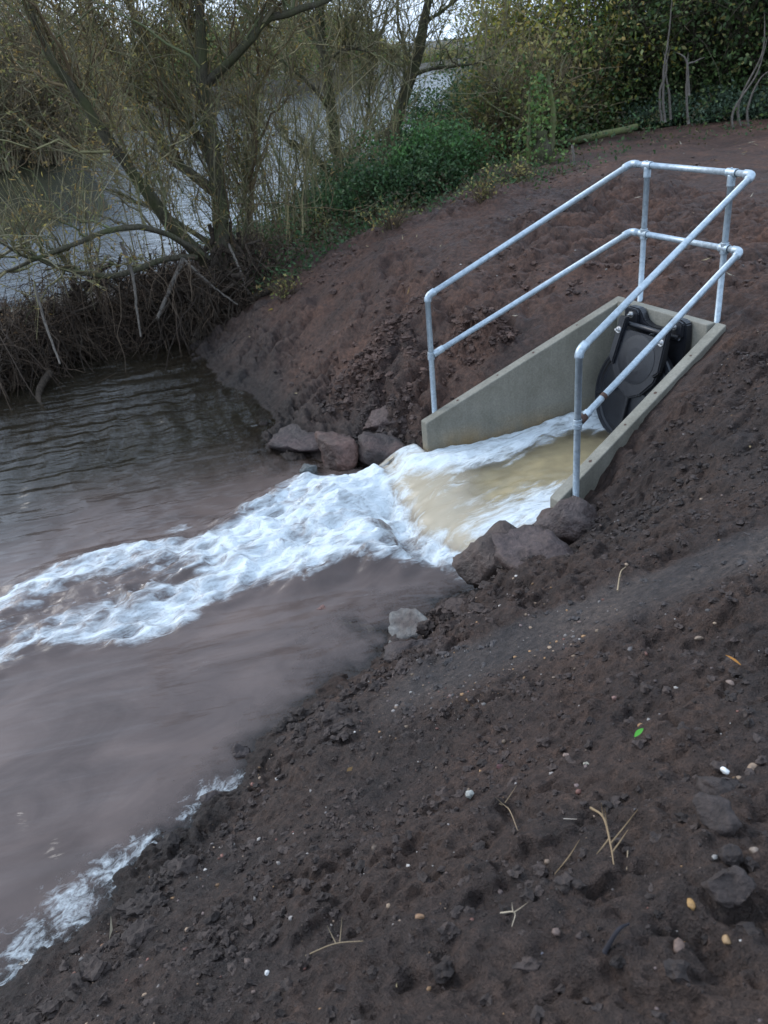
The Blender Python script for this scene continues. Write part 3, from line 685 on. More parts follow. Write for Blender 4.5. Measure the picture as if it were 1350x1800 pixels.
# ------------------------------------------------------------------ rocks
def ico(sub):
    bm = bmesh.new(); bmesh.ops.create_icosphere(bm, subdivisions=sub, radius=1)
    V = np.array([v.co[:] for v in bm.verts]); T = np.array([[v.index for v in f.verts] for f in bm.faces]); bm.free(); return V, T
ICO = {k: ico(k) for k in (1, 2, 3, 4)}
def rotz(V, a): c, s = math.cos(a), math.sin(a); return V@np.array([[c, s, 0], [-s, c, 0], [0, 0, 1]])
def rock_verts(seed, sub=4, cuts=12, rough=.07):
    r = np.random.default_rng(seed); V, T = ICO[sub]; V = V.copy()
    for _ in range(cuts):
        n_ = r.normal(size=3); n_ /= np.linalg.norm(n_); o_ = r.uniform(.40, .78)
        V -= np.maximum(0, V@n_-o_)[:, None]*n_
    nn = ICO[sub][0]
    V += nn*(rough*1.3*fbm(V[:, 0]*2.2+seed, V[:, 1]*2.2, V[:, 2]*2.2, oct=3, s=seed))[:, None]
    V += nn*(rough*.9*(np.abs(fbm(V[:, 0]*5+seed, V[:, 1]*5, V[:, 2]*5, oct=3, s=seed+9))-.25))[:, None]
    V += nn*(rough*.35*fbm(V[:, 0]*16+seed, V[:, 1]*16, V[:, 2]*16, oct=2, s=seed+19))[:, None]
    V /= np.abs(V).max(0)
    return V, T
def rock(label, c, size, ang, col, col2, seed, cat='rock', name='rock', cuts=13, rough=.15):
    V, T = rock_verts(seed, 4, cuts, rough); V = rotz(V*np.array(size), ang)
    t = sstep(-.25, .35, fbm(V[:, 0]*6+seed, V[:, 1]*6, V[:, 2]*6, oct=4, s=seed+5)+.1)[:, None]
    cc_ = np.array(col)*(1-t)+np.array(col2)*t
    o = link(name, fast_mesh(name, V, None, T, cc_), M['rock'] if name == 'rock' else M['clod']); o.location = Vector([float(v) for v in c])
    return tag(o, label, cat, 'riprap rocks round the outfall' if name == 'rock' else 'big lumps of soil on the bank')
SO = (.060, .039, .033); RED = (.115, .066, .053); GREY = (.15, .145, .14); DK = (.040, .030, .028)
rock('flat-faced reddish rock beside the foam on the left bank', (-1.74, -2.45, -1.24), (.34, .25, .22), .5, RED, SO, 1)
rock('large soil-covered boulder under the left front rail post', (-1.60, -1.88, -1.04), (.40, .27, .19), .3, SO, (.07, .045, .04), 2)
rock('low wet rock against the front end of the left concrete wall', (-1.30, -2.10, -1.20), (.36, .24, .18), .4, (.07, .042, .036), DK, 3)
rock('small blue-grey wet rock at the upper edge of the foam', (-1.58, -2.86, -1.30), (.13, .12, .13), .2, (.09, .10, .10), DK, 4)
rock('dark purple-brown rock ledge sloping into the pool', (-2.25, -2.58, -1.33), (.50, .34, .19), .9, (.055, .036, .034), DK, 5)
rock('rounded brown boulder hugging the foot of the right front post', (1.10, -1.98, -.90), (.27, .25, .24), .4, (.075, .055, .05), SO, 6, cuts=7)
rock('big dark wet boulder at the lower edge of the outfall', (1.06, -2.60, -1.08), (.42, .30, .30), .75, (.042, .030, .025), (.07, .048, .04), 7)
rock('broad mud-coated boulder behind the dark wet one', (1.50, -2.45, -.92), (.42, .32, .24), .6, (.068, .047, .043), SO, 8)
rock('pale grey lump of broken stone at the water edge', (1.22, -3.32, -1.25), (.24, .20, .17), .3, (.15, .145, .135), (.06, .045, .04), 9, rough=.12)
rock('reddish rock just awash below the foam', (.46, -3.62, -1.375), (.16, .12, .085), .6, (.14, .07, .055), RED, 10)
rock('greenish drowned slab beside the awash red rock', (.72, -3.52, -1.43), (.26, .18, .10), .4, (.16, .16, .12), (.08, .07, .05), 11)
rock('dark stone jutting from the mud right of the grey broken stone', (1.50, -3.45, -1.14), (.20, .16, .12), 1.2, SO, DK, 12)
rock('small dark rock poking out of the pool by the shore', (1.80, -4.88, -1.30), (.09, .07, .06), .2, DK, SO, 13)
rock('tiny dark rock standing clear of the near shore', (1.55, -4.62, -1.30), (.07, .05, .06), .8, DK, SO, 14)
rock('dark boulder in the hollow left of the concrete wall', (-1.8, -1.3, -.74), (.36, .28, .16), 1.0, SO, DK, 15)
def on(px_, py_, z0=0, it=0):                              # ground (or water) point seen at a photo pixel
    d = cf + cr*(px_-675)/FPX - cu*(py_-900)/FPX; d = d/math.hypot(d[0], d[1])
    D = np.concatenate((np.arange(.6, 12, .02), np.arange(12, 60, .1))); P = CAM+d*D[:, None]
    g_ = np.maximum(ground_h(P[:, 0], P[:, 1]), ZW); k = np.argmax(P[:, 2] <= g_)
    return np.array([P[k, 0], P[k, 1], g_[k]])
for lab, (px_, py_), sz, sd_ in (('crumbly soil clod with a white pebble on top', (1268, 1388), (.075, .06, .045), 31),
        ('rounded soil clod below the white pebble', (1258, 1450), (.075, .06, .04), 32),
        ('brown soil clod near the right edge above the orange pebble', (1282, 1568), (.06, .055, .045), 33),
        ('small round clod just above the brown edge clod', (1285, 1510), (.03, .03, .026), 34)):
    p = on(px_, py_, .2); rock(lab, p+[0, 0, .01], sz, .3, (.042, .031, .027), (.028, .021, .019), sd_, 'clod', 'soil_clod', 5, .16)

# ------------------------------------------------------------------ clods, gravel and litter on the soil
def scatter(n_, x0, x1, y0, y1, prob):
    x = RNG.uniform(x0, x1, n_); y = RNG.uniform(y0, y1, n_); k = RNG.random(n_) < prob(x, y)
    return x[k], y[k]
def blobs(name, x, y, size, cols, sub, flat, sink, rough, mat, variants=10, smooth=True):
    mb = MB(); z = ground_h(x, y); idx = RNG.integers(0, variants, len(x))
    for v in range(variants):
        k = np.where(idx == v)[0]
        if not len(k): continue
        V, T = ICO[sub]; V = V.copy(); V = V*(1+rough*fbm(V[:, 0]*1.9+v*7, V[:, 1]*1.9, V[:, 2]*1.9, oct=3, s=v+300))[:, None]
        a = RNG.uniform(0, 6.28, len(k)); ca, sa = np.cos(a), np.sin(a)
        sx = size[k]*RNG.uniform(.7, 1.3, len(k)); sy_ = size[k]*RNG.uniform(.7, 1.3, len(k)); sz = size[k]*flat*RNG.uniform(.7, 1.2, len(k))
        vx = V[None, :, 0]*sx[:, None]; vy = V[None, :, 1]*sy_[:, None]; vz = V[None, :, 2]*sz[:, None]
        P = np.stack((vx*ca[:, None]-vy*sa[:, None]+x[k][:, None], vx*sa[:, None]+vy*ca[:, None]+y[k][:, None], vz+(z[k]+sz*sink)[:, None]), -1)
        nv = len(V); TT = (T[None]+(np.arange(len(k))*nv)[:, None, None]).reshape(-1, 3)
        mb.add(P.reshape(-1, 3), None, TT, np.repeat(cols[k], nv, 0))
    return mb.build(name, mat, None, smooth)
def shore_d(x, y): return ground_h(x, y)-ZW
def p_clod(x, y):
    h = base_h(x, y)-ZW; c = _cs*crease(x, y)
    band = sstep(.02, .1, h)*np.clip(.15+1.0*sstep(.1, -.05, c)*sstep(.7, 1.0, x)+.5*sstep(1.1, .6, h)*(x > .8), 0, 1)
    n_ = sstep(-.25, .4, fbm(x*1.6, y*1.6, oct=3, s=401))
    return band*n_*(keep_out(x, y) < .01)*(np.abs(x) > 1.02)
x1_, y1_ = scatter(42000, .9, 5, -6.5, -.3, lambda x, y: np.clip(p_clod(x, y)+.20*(base_h(x, y) > ZW+.03), 0, 1)*(1-.75*sstep(0, .1, _cs*crease(x, y))*sstep(.6, .4, _cs*crease(x, y)))*(keep_out(x, y) < .01)*(np.abs(x) > 1.02))
x2_, y2_ = scatter(5200, -2.6, -1.05, -2.3, -.4, lambda x, y: sstep(-.2, .3, fbm(x*2, y*2, oct=2, s=402))*(base_h(x, y) > ZW+.05))
x3_, y3_ = scatter(9000, -5.6, 3.5, -2.3, 5, lambda x, y: sstep(-.1, .5, fbm(x*.9, y*.9, oct=3, s=405))*(base_h(x, y) > ZW+.1)*(np.hypot(x, y+.9) > 1.2))
x_, y_ = np.concatenate((x1_, x2_, x3_)), np.concatenate((y1_, y2_, y3_))
sz_ = (.003+.019*RNG.random(len(x_))**4.5)*np.where(x_ < 0, 1.8, 1); col_ = soil_col(x_, y_)*RNG.uniform(.65, 1.5, (len(x_), 1))
k_ = sz_ < .0085
o = blobs('soil_crumbs', x_[k_], y_[k_], sz_[k_], col_[k_], 1, .8, .2, 1.0, M['clod'], 14, False); tag(o, 'fine crumbled dark soil scattered over the bank', 'soil', None, 'stuff')
k_ = ~k_
o = blobs('soil_crumbs', x_[k_], y_[k_], sz_[k_], col_[k_], 2, .75, .1, 1.1, M['clod'], 14, False); tag(o, 'larger crumbled dark soil clods scattered over the bank', 'soil', None, 'stuff')
x_, y_ = scatter(2600, .9, 3.2, -6.2, -1.6, lambda x, y: sstep(.0, .04, base_h(x, y)-ZW)*sstep(.55, .15, base_h(x, y)-ZW)*sstep(-.2, .35, fbm(x*1.7, y*1.7, oct=2, s=404))*np.maximum(sstep(.1, -.2, _cs*crease(x, y)), .8*sstep(.38, .25, base_h(x, y)-ZW))*(np.abs(x) > 1.1))
sz_ = .018+.05*RNG.random(len(x_))**3; col_ = soil_col(x_, y_)*RNG.uniform(.75, 1.3, (len(x_), 1))
o = blobs('wet_clods', x_, y_, sz_, col_, 3, .7, .0, .9, M['clod'], 14, False); tag(o, 'broken ledge of wet soil clods along the near waterline', 'soil', None, 'stuff')
PEB = np.array([(.20, .14, .10), (.30, .21, .14), (.16, .11, .09), (.25, .22, .20), (.48, .44, .40), (.18, .08, .06), (.30, .17, .08), (.12, .105, .10), (.14, .10, .09)])
x_, y_ = scatter(20000, .9, 5.2, -6.5, .6, lambda x, y: (base_h(x, y) > ZW+.04)*(.12+.8*sstep(-.1, .5, fbm(x*.9, y*.9, oct=2, s=403)))*(.35+.65*sstep(.1, .6, _cs*crease(x, y)))*(keep_out(x, y) < .01)*(np.abs(x) > 1))
sz_ = .0022+.0115*RNG.random(len(x_))**4.5; col_ = PEB[RNG.integers(0, len(PEB), len(x_))]*RNG.uniform(.4, 1.05, (len(x_), 1))
o = blobs('gravel', x_, y_, sz_, col_, 1, .65, .1, .45, M['gravel']); tag(o, 'small mixed pebbles pressed into the dark soil', 'gravel', None, 'stuff')
x_, y_ = scatter(2200, -6, 4, -2.2, 8, lambda x, y: (base_h(x, y) > ZW+.05)*.5*(keep_out(x, y) < .01)*(np.hypot(x, y+.9) > 1.3))
sz_ = .004+.010*RNG.random(len(x_))**3; col_ = PEB[RNG.integers(0, len(PEB), len(x_))]*RNG.uniform(.4, .9, (len(x_), 1))
o = blobs('gravel', x_, y_, sz_, col_, 1, .65, .3, .3, M['gravel']); tag(o, 'sparse small stones on the bare soil behind the handrail', 'gravel', None, 'stuff')

def pebble(label, px_, py_, size, col, seed, z0=-.2, lift=.0):
    col = tuple(c*(.85 if min(col) > .6 else .62) for c in col); size = tuple(v*(.8 if max(size) > .015 else 1) for v in size)
    p = on(px_, py_, z0); V, T = ICO[3]; V = V*(1+.25*fbm(V[:, 0]*1.5+seed, V[:, 1]*1.5, V[:, 2]*1.5, oct=3, s=seed))[:, None]
    for _ in range(5):
        q = np.random.default_rng(seed*9+_).normal(size=3); q /= np.linalg.norm(q); V = V-np.maximum(0, V@q-.68)[:, None]*q
    V = rotz(V*np.array(size), seed*1.3)
    o = link('pebble', fast_mesh('pebble', V, None, T, np.tile(np.array(col), (len(V), 1))), M['gravel']); o.location = Vector(p+[0, 0, size[2]*lift])
    return tag(o, label, 'pebble', 'loose pebbles in the foreground soil')
pebble('bright white pebble sitting on a soil clod', 1271, 1381, (.014, .011, .010), (.80, .80, .77), 51, .2, 4.5)
pebble('tan flat pebble at the right edge beside the white pebble', 1322, 1357, (.026, .020, .013), (.36, .25, .17), 52)
pebble('orange-tan oval pebble low on the right', 1214, 1604, (.022, .014, .011), (.46, .26, .09), 53)
pebble('grey-white flinty stone with sharp edges in mid foreground', 826, 1403, (.022, .030, .016), (.42, .42, .38), 54)
pebble('dark red chip of brick in mid foreground', 880, 1352, (.020, .024, .012), (.13, .05, .05), 55)
pebble('pale round pebble below the green leaf', 1031, 1345, (.013, .013, .010), (.42, .38, .30), 56)
pebble('pinkish pebble left of the pale round one', 995, 1328, (.014, .012, .009), (.36, .25, .20), 57)
pebble('brown long pebble under the orange leaf at right', 1283, 1202, (.022, .016, .013), (.28, .20, .16), 58)
pebble('flat buff pebble high on the right bank', 1228, 1131, (.026, .015, .010), (.30, .22, .16), 59)
pebble('orange pebble below the pale rootlets', 1277, 1657, (.018, .012, .010), (.40, .25, .12), 60)
pebble('brown upright stone near the bottom right', 1192, 1667, (.018, .026, .014), (.20, .13, .10), 61)
pebble('purple-grey angular stone near the bottom centre', 948, 1678, (.016, .016, .010), (.17, .16, .18), 62)
pebble('orange-brown pebble by the water at the bottom left', 180, 1665, (.016, .020, .010), (.30, .14, .07), 63, -1.1)
pebble('rust-red pebble beside the shore foam', 130, 1715, (.014, .026, .010), (.26, .12, .08), 64, -1.1)
pebble('white chip on the soil at the bottom left', 472, 1718, (.010, .009, .007), (.75, .73, .70), 65, -.8)
pebble('salmon-coloured pebble low in the centre foreground', 738, 1615, (.014, .011, .009), (.38, .22, .12), 66)
pebble('round brown pebble at the far right below the clods', 1326, 1500, (.013, .013, .011), (.30, .23, .18), 67)
pebble('reddish pebble above the dry root', 1080, 1236, (.014, .012, .010), (.30, .17, .14), 68)

# fallen leaves and straw (uncountable) and the few larger ones
mb = MB()
x_, y_ = scatter(900, -6.5, 4.8, -6, 9, lambda x, y: (base_h(x, y) > ZW+.06)*(.15+.8*sstep(0, 4, y+x*-.4))*(keep_out(x, y) < .01)*(np.hypot(x, y+.9) > 1.25))
P = np.stack((x_, y_, ground_h(x_, y_)+.012), 1); dd = RNG.normal(size=(len(P), 3)); dd[:, 2] *= .2
LC = np.array([(.36, .27, .15), (.42, .34, .2), (.25, .16, .08), (.45, .40, .30), (.30, .18, .07)])
mb.leaves(P, RNG.uniform(.05, .12, len(P)), RNG.uniform(.010, .024, len(P)), LC[RNG.integers(0, 5, len(P))]*RNG.uniform(.6, 1.1, (len(P), 1)), 4, dd)
tag(mb.build('fallen_leaves', M['leaf']), 'pale fallen willow leaves and straw on the soil', 'leaves', None, 'stuff')
def small_leaf(label, px_, py_, L, W, col, seed):
    p = on(px_, py_, 0)+[0, 0, .012]; a = seed*1.7; d = np.array([math.cos(a), math.sin(a), .25]); w = np.array([-math.sin(a), math.cos(a), .1])
    t = np.linspace(0, 1, 6); mb = MB(); Vs = []
    for q in t:
        wd = W*math.sin(math.pi*min(.98, q*.9+.08)); b = d*L*q+np.array([0, 0, .3*L*q*(1-q)]); Vs += [p+b-w*wd*.5, p+b-np.array([0, 0, .08*W]), p+b+w*wd*.5]
    Qs = [(3*i+j, 3*i+j+1, 3*i+j+4, 3*i+j+3) for i in range(5) for j in (0, 1)]
    mb.add(np.array(Vs), Qs, None, col); return tag(mb.build('leaf', M['leaf']), label, 'leaf', 'single fallen leaves')
small_leaf('bright green leaf lying on the dark soil', 1115, 1302, .045, .018, (.10, .42, .05), 1)
small_leaf('narrow orange leaf at the right edge', 1300, 1186, .06, .014, (.55, .24, .05), 2)
small_leaf('yellow-orange leaf on the soil behind the handrail', 1240, 606, .10, .05, (.55, .25, .03), 3)
small_leaf('yellow leaf low on the left bank near the log', 472, 548, .08, .04, (.50, .40, .03), 4)
def rootlet(label, pts, r, col, forks=0):
    P = np.array([on(a, b, 0)+[0, 0, .012+.02*math.sin(math.pi*i/(len(pts)-1))] for i, (a, b) in enumerate(pts)])
    mb = MB(); S = smooth_path(P, 16); mb.tubes(S, np.linspace(r, r*.4, 16), 5, np.array([col]))
    for k in range(forks):
        i = RNG.integers(3, 13); d = RNG.normal(size=3)*.03; d[2] = abs(d[2]); mb.tubes(np.array([S[i], S[i]+d*.6, S[i]+d*1.3+[0, 0, .004]]), np.array([r*.6, r*.5, r*.25]), 4, np.array([col]))
    return tag(mb.build('rootlet', M['twig']), label, 'root', 'dry rootlets on the foreground soil')
rootlet('longest branched pale dry root in the right foreground', [(1038, 1425), (1060, 1450), (1072, 1500), (1078, 1535)], .0045, (.24, .17, .10), 6)
rootlet('pale dry rootlet beside the flinty stone', [(878, 1420), (895, 1440), (910, 1465)], .003, (.26, .19, .12), 2)
rootlet('curved thin brown rootlet below the longest root', [(1002, 1510), (995, 1530), (975, 1545)], .003, (.24, .17, .10), 1)
rootlet('short straight straw right of the longest root', [(1103, 1500), (1101, 1540)], .0022, (.3, .23, .15))
rootlet('pale crossed straws low in the foreground', [(880, 1615), (905, 1625), (900, 1640)], .0025, (.36, .30, .22), 3)
rootlet('thin arching stalk near the bottom centre', [(540, 1690), (590, 1675), (640, 1665)], .003, (.22, .17, .11), 2)
rootlet('upright straw stuck in the bank by the boulders', [(1085, 1045), (1090, 1020), (1100, 1000)], .005, (.30, .23, .15), 1)
rootlet('dark stick half buried near the bottom right', [(1062, 1690), (1085, 1660), (1105, 1630)], .007, (.03, .028, .032))
rootlet('small pale straw lying level in the foreground', [(990, 1447), (1014, 1449)], .002, (.40, .34, .28))

# ------------------------------------------------------------------ plants
def spawn(P, n_, Lr, up, m=6, tmin=.2, tmax=1.0, tang=.6, spread=.8, bend=.35, rng=RNG):
    Nn, mm, _ = P.shape; i = rng.integers(0, Nn, n_); t = rng.uniform(tmin, tmax, n_)*(mm-1.001); j = t.astype(int); u_ = (t-j)[:, None]
    S = P[i, j]*(1-u_)+P[i, np.minimum(j+1, mm-1)]*u_; T = P[i, np.minimum(j+1, mm-1)]-P[i, j]; T /= np.linalg.norm(T, axis=1, keepdims=True)+1e-9
    d = T*tang+rng.normal(size=(n_, 3))*spread*.6+np.array([0, 0, up]); d /= np.linalg.norm(d, axis=1, keepdims=True)
    Ln = rng.uniform(*Lr, n_)[:, None]; b = rng.normal(size=(n_, 3))*bend; tt_ = np.linspace(0, 1, m)
    K = S[:, None, :]+d[:, None, :]*Ln[:, None]*tt_[None, :, None]+b[:, None, :]*Ln[:, None]*(tt_**2)[None, :, None]*.5
    K[:, 1:] += rng.normal(size=(n_, m-1, 3))*Ln[:, None]*.022
    return K
def taper(n_, m, r0, r1, jit=.3): return np.linspace(r0, r1, m)[None, :]*RNG.uniform(1-jit, 1+jit, (n_, 1))
def pick(pal, n_, v=.35):
    pal = np.array(pal); return pal[RNG.integers(0, len(pal), n_)]*RNG.uniform(1-v, 1+v, (n_, 1))
BROWN = [(0.1764, 0.1324, 0.0823), (0.25, 0.1912, 0.1176), (0.1324, 0.1058, 0.0706), (0.2206, 0.2058, 0.1176)]
GREENS = [(0.0852, 0.1562, 0.0454), (0.1279, 0.213, 0.0568), (0.0624, 0.1193, 0.0398), (0.1704, 0.2272, 0.0711)]
OLIVE = [(0.2484, 0.2193, 0.0731), (0.2922, 0.2484, 0.0876), (0.1899, 0.1987, 0.0643), (0.3507, 0.2484, 0.0876), (0.1608, 0.1754, 0.0584)]
GOLD = [(0.5304, 0.4641, 0.0729), (0.3978, 0.4309, 0.0663), (0.663, 0.5304, 0.0829), (0.2652, 0.3315, 0.0663)]
def gz1(x, y): return float(ground_h(np.array([float(x)]), np.array([float(y)]))[0])
def shrub(name, label, cat, x, y, hgt, rad, stems, twigs, leaves, pal, lsize, group=None, twcol=BROWN, sr=.02, clump=.16, base_fill=.0, zb=None):
    z = gz1(x, y)-.05 if zb is None else zb
    t = thing(name, (x, y, z), label, cat, group)
    b = np.array([x, y, z]); m = 8; a = RNG.uniform(0, 6.28, stems); rr = rad*np.sqrt(RNG.random(stems)); hh = hgt*RNG.uniform(.55, 1.0, stems)*(1-.35*(rr/rad)**2)
    tt_ = np.linspace(0, 1, m)[None, :]
    off = rr[:, None]*(.25+.75*tt_**1.3)
    P = np.stack((x+np.cos(a)[:, None]*off, y+np.sin(a)[:, None]*off, z+hh[:, None]*tt_**.8), -1); P[:, 1:] += RNG.normal(size=(stems, m-1, 3))*hgt*.018
    mb = MB(); mb.tubes(P, taper(stems, m, sr, sr*.3), 4, pick(twcol, stems))
    K = spawn(P, twigs, (hgt*.12, hgt*.42), .25, 5, .08, 1., .5, .9)
    mb.tubes(K, taper(twigs, 5, sr*.38, sr*.12), 3, pick(twcol, twigs))
    mb.build('stems', M['twig'], t)
    if leaves:
        per = 9; nc = leaves//per
        i = RNG.integers(0, twigs, nc); j = RNG.integers(1, 5, nc); Cn = K[i, j]
        lp = np.repeat(Cn, per, 0)+RNG.normal(size=(nc*per, 3))*clump*np.array([1, 1, .8])
        lc = np.repeat(pick(pal, nc, .4), per, 0)*RNG.uniform(.75, 1.25, (nc*per, 1))
        lp[:, 2] = np.maximum(lp[:, 2], z+.02)
        MB().leaves(lp, RNG.uniform(.6, 1.3, len(lp))*lsize, RNG.uniform(.45, .75, len(lp))*lsize, lc, 1.2).build('foliage', M['leaf'], t)
    return t

# far bank scrub, in the order one reads it from the left
def far_xy(px_, back):
    ang = atd(px_, 300, 1.0)-CAM
    for D in np.arange(20, 140, .5):
        p = CAM+ang*D
        if p[0] < np.interp(p[1], FY, FX)-2.0: break
    p = CAM+ang*(D+back); return p[0], p[1], D+back
FB = [(-60, 2, 4.2), (0, 1, 4.0), (45, 3, 5.2), (90, 1, 4.8), (140, 4, 5.6), (185, 1, 5.0), (230, 4, 5.4), (275, 1, 4.4), (320, 3, 5.4), (360, 1, 4.8), (405, 3, 5.6), (450, 1, 4.6), (500, 3, 6.2), (545, 1, 5.0), (590, 4, 6.4), (630, 2, 5.4), (665, 1, 3.6), (700, 3, 3.6), (735, 1, 3.0), (770, 2, 3.4), (805, 1, 3.4)]
ORD = 'leftmost,second,third,fourth,fifth,sixth,seventh,eighth,ninth,tenth,eleventh,twelfth,thirteenth,fourteenth,fifteenth,sixteenth,seventeenth,eighteenth,nineteenth,twentieth,rightmost'.split(',')
for i, (px_, back, hh) in enumerate(FB):
    x, y, D = far_xy(px_, back); hh = hh*(.95 if D < 35 else 1.05)
    shrub('scrub_bush', 'brown-green scrub bush on the far river bank, '+ORD[i]+(' of the row' if i in (0, 20) else ' from the left'), 'bush', x, y, hh, (2.4 if D > 35 else 1.8), (26 if D > 35 else 90), (300 if D > 35 else 1900), (2700 if D > 35 else 2200), (OLIVE+GREENS[:2] if D > 35 else OLIVE+[(.30, .19, .08), (.24, .16, .075), (.34, .24, .10)]), (.26 if D > 35 else .11), 'scrub along the far bank', BROWN, (.05 if D > 35 else .022), (.5 if D > 35 else .22))
for i, (px_, back, hh, lab) in enumerate([(20, 14, 8.5, 'bare grey tree at the far left behind the far bank scrub'), (130, 16, 8.0, 'thin bare tree rising above the far bank scrub near the top left'),
        (330, 18, 7.6, 'dark rounded tree behind the far bank left of the main willow stem'), (430, 16, 8.0, 'dark tree behind the far bank right of the main willow stem'), (560, 14, 8.4, 'dark full tree behind the middle trunk on the far bank'), (625, 16, 7.2, 'orange-tinged tree at the right end of the far tree line')]):
    x, y, D = far_xy(px_, back)
    shrub('far_tree', lab, 'tree', x, y, hh, 3.4, 22, 320, (500 if i < 2 else 3600), (OLIVE if i in (0, 1, 5) else [(.05, .075, .035), (.07, .09, .04), (.08, .09, .04)]), .34, 'trees behind the far bank', BROWN, .09, .6)

# hedge on the field side
DTW = [(.06, .05, .035), (.09, .075, .05), (.045, .038, .026)]; DG = [(.06, .10, .03), (.085, .13, .04), (.045, .075, .026), (.12, .14, .05)]; YG = [(.20, .22, .04), (.27, .27, .045), (.16, .19, .04), (.32, .26, .05)]
HG = [(905, 18.5, 2.3, 1.3, 'twiggy brown thorn bush at the left end of the hedge', BROWN, OLIVE[:3]+DG[:1], 3600, 1100),
      (985, 20, 2.5, 1.7, 'tall bare-twigged hedge bush behind the mossy stump', BROWN, OLIVE[1:4]+DG, 5200, 1000),
      (950, 22, 4.6, 1.8, 'hedge tree with yellowing leaves at the top, right of the sky gap', BROWN, YG, 8000, 700),
      (1060, 21, 4.2, 1.8, 'hedge tree with golden-green leaves above the fallen log', DTW, YG+DG[1:], 8600, 500),
      (1150, 20.5, 4.2, 1.7, 'dark green hedge bush behind the pale snags', DTW, DG, 9000, 600),
      (1240, 20.5, 4.4, 1.7, 'dark twiggy hedge bush right of the pale snags', DTW, DG[:3]+OLIVE[:1], 9000, 800),
      (1335, 20.5, 4.4, 1.8, 'dark hedge bush at the right edge of the photograph', DTW, DG[:3], 9000, 600),
      (1435, 20.5, 4.4, 1.8, 'dark green hedge bush running out past the right edge', DTW, DG[:3], 7000, 500),
      (1545, 20.5, 4.4, 1.8, 'dark green hedge bush farthest along to the right', DTW, DG[:3], 7000, 500),
      (1190, 25.5, 6.0, 2.6, 'large dim tree filling the gap behind the hedge', DTW, DG+YG[:1], 8000, 400),
      (880, 26, 3.4, 1.4, 'olive bush behind the left end of the hedge', BROWN, OLIVE, 4200, 500)]
HG = [(*atd(a, 250, b)[:2], *r_) for a, b, *r_ in HG]
for x, y, hh, rad, lab, tw, pal, nl, ntw in HG:
    t = shrub('hedge_bush', lab, 'bush', x, y, hh, rad, 40, ntw, nl, pal, .10, 'hedge behind the bare soil', tw, .022, .22)
    q = np.stack((x+RNG.normal(size=2200)*rad*.7, y+RNG.normal(size=2200)*rad*.6, t.location.z+np.abs(RNG.normal(size=2200))*.7), 1)
    MB().leaves(q, RNG.uniform(.06, .12, 2200), RNG.uniform(.04, .07, 2200), pick(DG, 2200, .4), 1.2).build('underskirt_foliage', M['leaf'], t)

# brambles and nettles at the edge of the bare soil
BRB = [(460, 420, .7, .9, 'dark ivy and bramble clump against the willow trunk base'), (545, 350, .9, 1.1, 'dark bramble bank behind the middle of the undergrowth'), (630, 338, .9, 1.1, 'dark bramble bank between the back trunks, farther from the soil'), (505, 372, .75, .9, 'dark green bramble mound right of the willow roots'), (570, 385, .7, .85, 'green bramble mound under the middle trunk'), (640, 378, .75, .9, 'bramble mound between the two back trunks'),
       (705, 362, .7, .85, 'bramble mound right of the leaning trunk'), (765, 330, .8, .8, 'bright green nettle clump beside the bare soil'), (820, 300, .85, .9, 'green nettle bed left of the mossy stump'),
       (775, 255, 1.2, 1.1, 'tall green bramble bank behind the nettles'), (725, 300, 1.0, 1.0, 'green bramble hummock at the foot of the leaning trunk'), (840, 225, 1.2, 1.1, 'high green bramble crest before the left end of the hedge'), (875, 250, .9, .9, 'dense green growth against the mossy stump'), (1010, 246, .6, .9, 'grey-green bramble heap right of the mossy stump'),
       (1095, 226, .6, .9, 'grey-green bramble tangle behind the fallen log'), (1170, 222, .5, .8, 'green weeds in front of the pale snags'), (1245, 212, .5, .9, 'pale green weeds at the foot of the hedge'), (1325, 206, .5, .9, 'grey-green weeds at the right edge')]
for i, (px_, py_, hh, rad, lab) in enumerate(BRB):
    p = on(px_, py_, -.1, 14)
    pal = [(.042, .085, .034), (.055, .11, .042), (.03, .062, .026), (.075, .12, .05)] if i != 7 else [(.06, .135, .04), (.075, .155, .048), (.05, .105, .036)]
    if i >= 13: pal = [(.085, .13, .085), (.11, .15, .10), (.06, .10, .055)]
    shrub('bramble', lab, 'bramble', p[0], p[1], hh*RNG.uniform(.95, 1.35), rad*1.25, 60, 260, 6500, pal, .07, 'low green growth along the soil edge', [(.05, .035, .02), (.06, .05, .025)], .008, .10)
# low leafy cover filling the ground between them
x_, y_ = scatter(9000, -14, -4.6, -1.4, 9, lambda x, y: sstep(-5.1, -6.0, x+.35*fbm(x*.8, y*.8, oct=2, s=501)-.12*np.clip(y, -2, 2))*(base_h(x, y) > ZW+.25)*(.12+.88*sstep(4.2, 2.5, y)))
z_ = ground_h(x_, y_); per = 5; P = np.repeat(np.stack((x_, y_, z_+RNG.uniform(.03, .4, len(x_))*sstep(-5.4, -7.5, x_)+.03), 1), per, 0)+RNG.normal(size=(len(x_)*per, 3))*[.09, .09, .04]
mb = MB(); mb.leaves(P, RNG.uniform(.04, .09, len(P)), RNG.uniform(.025, .05, len(P)), np.repeat(pick([(.045, .09, .035), (.055, .11, .04), (.08, .08, .035), (.07, .055, .03)], len(x_), .4), per, 0), 1.5)
tag(mb.build('ground_cover', M['leaf']), 'dark leafy ground cover under the trees', 'ground cover', None, 'stuff')

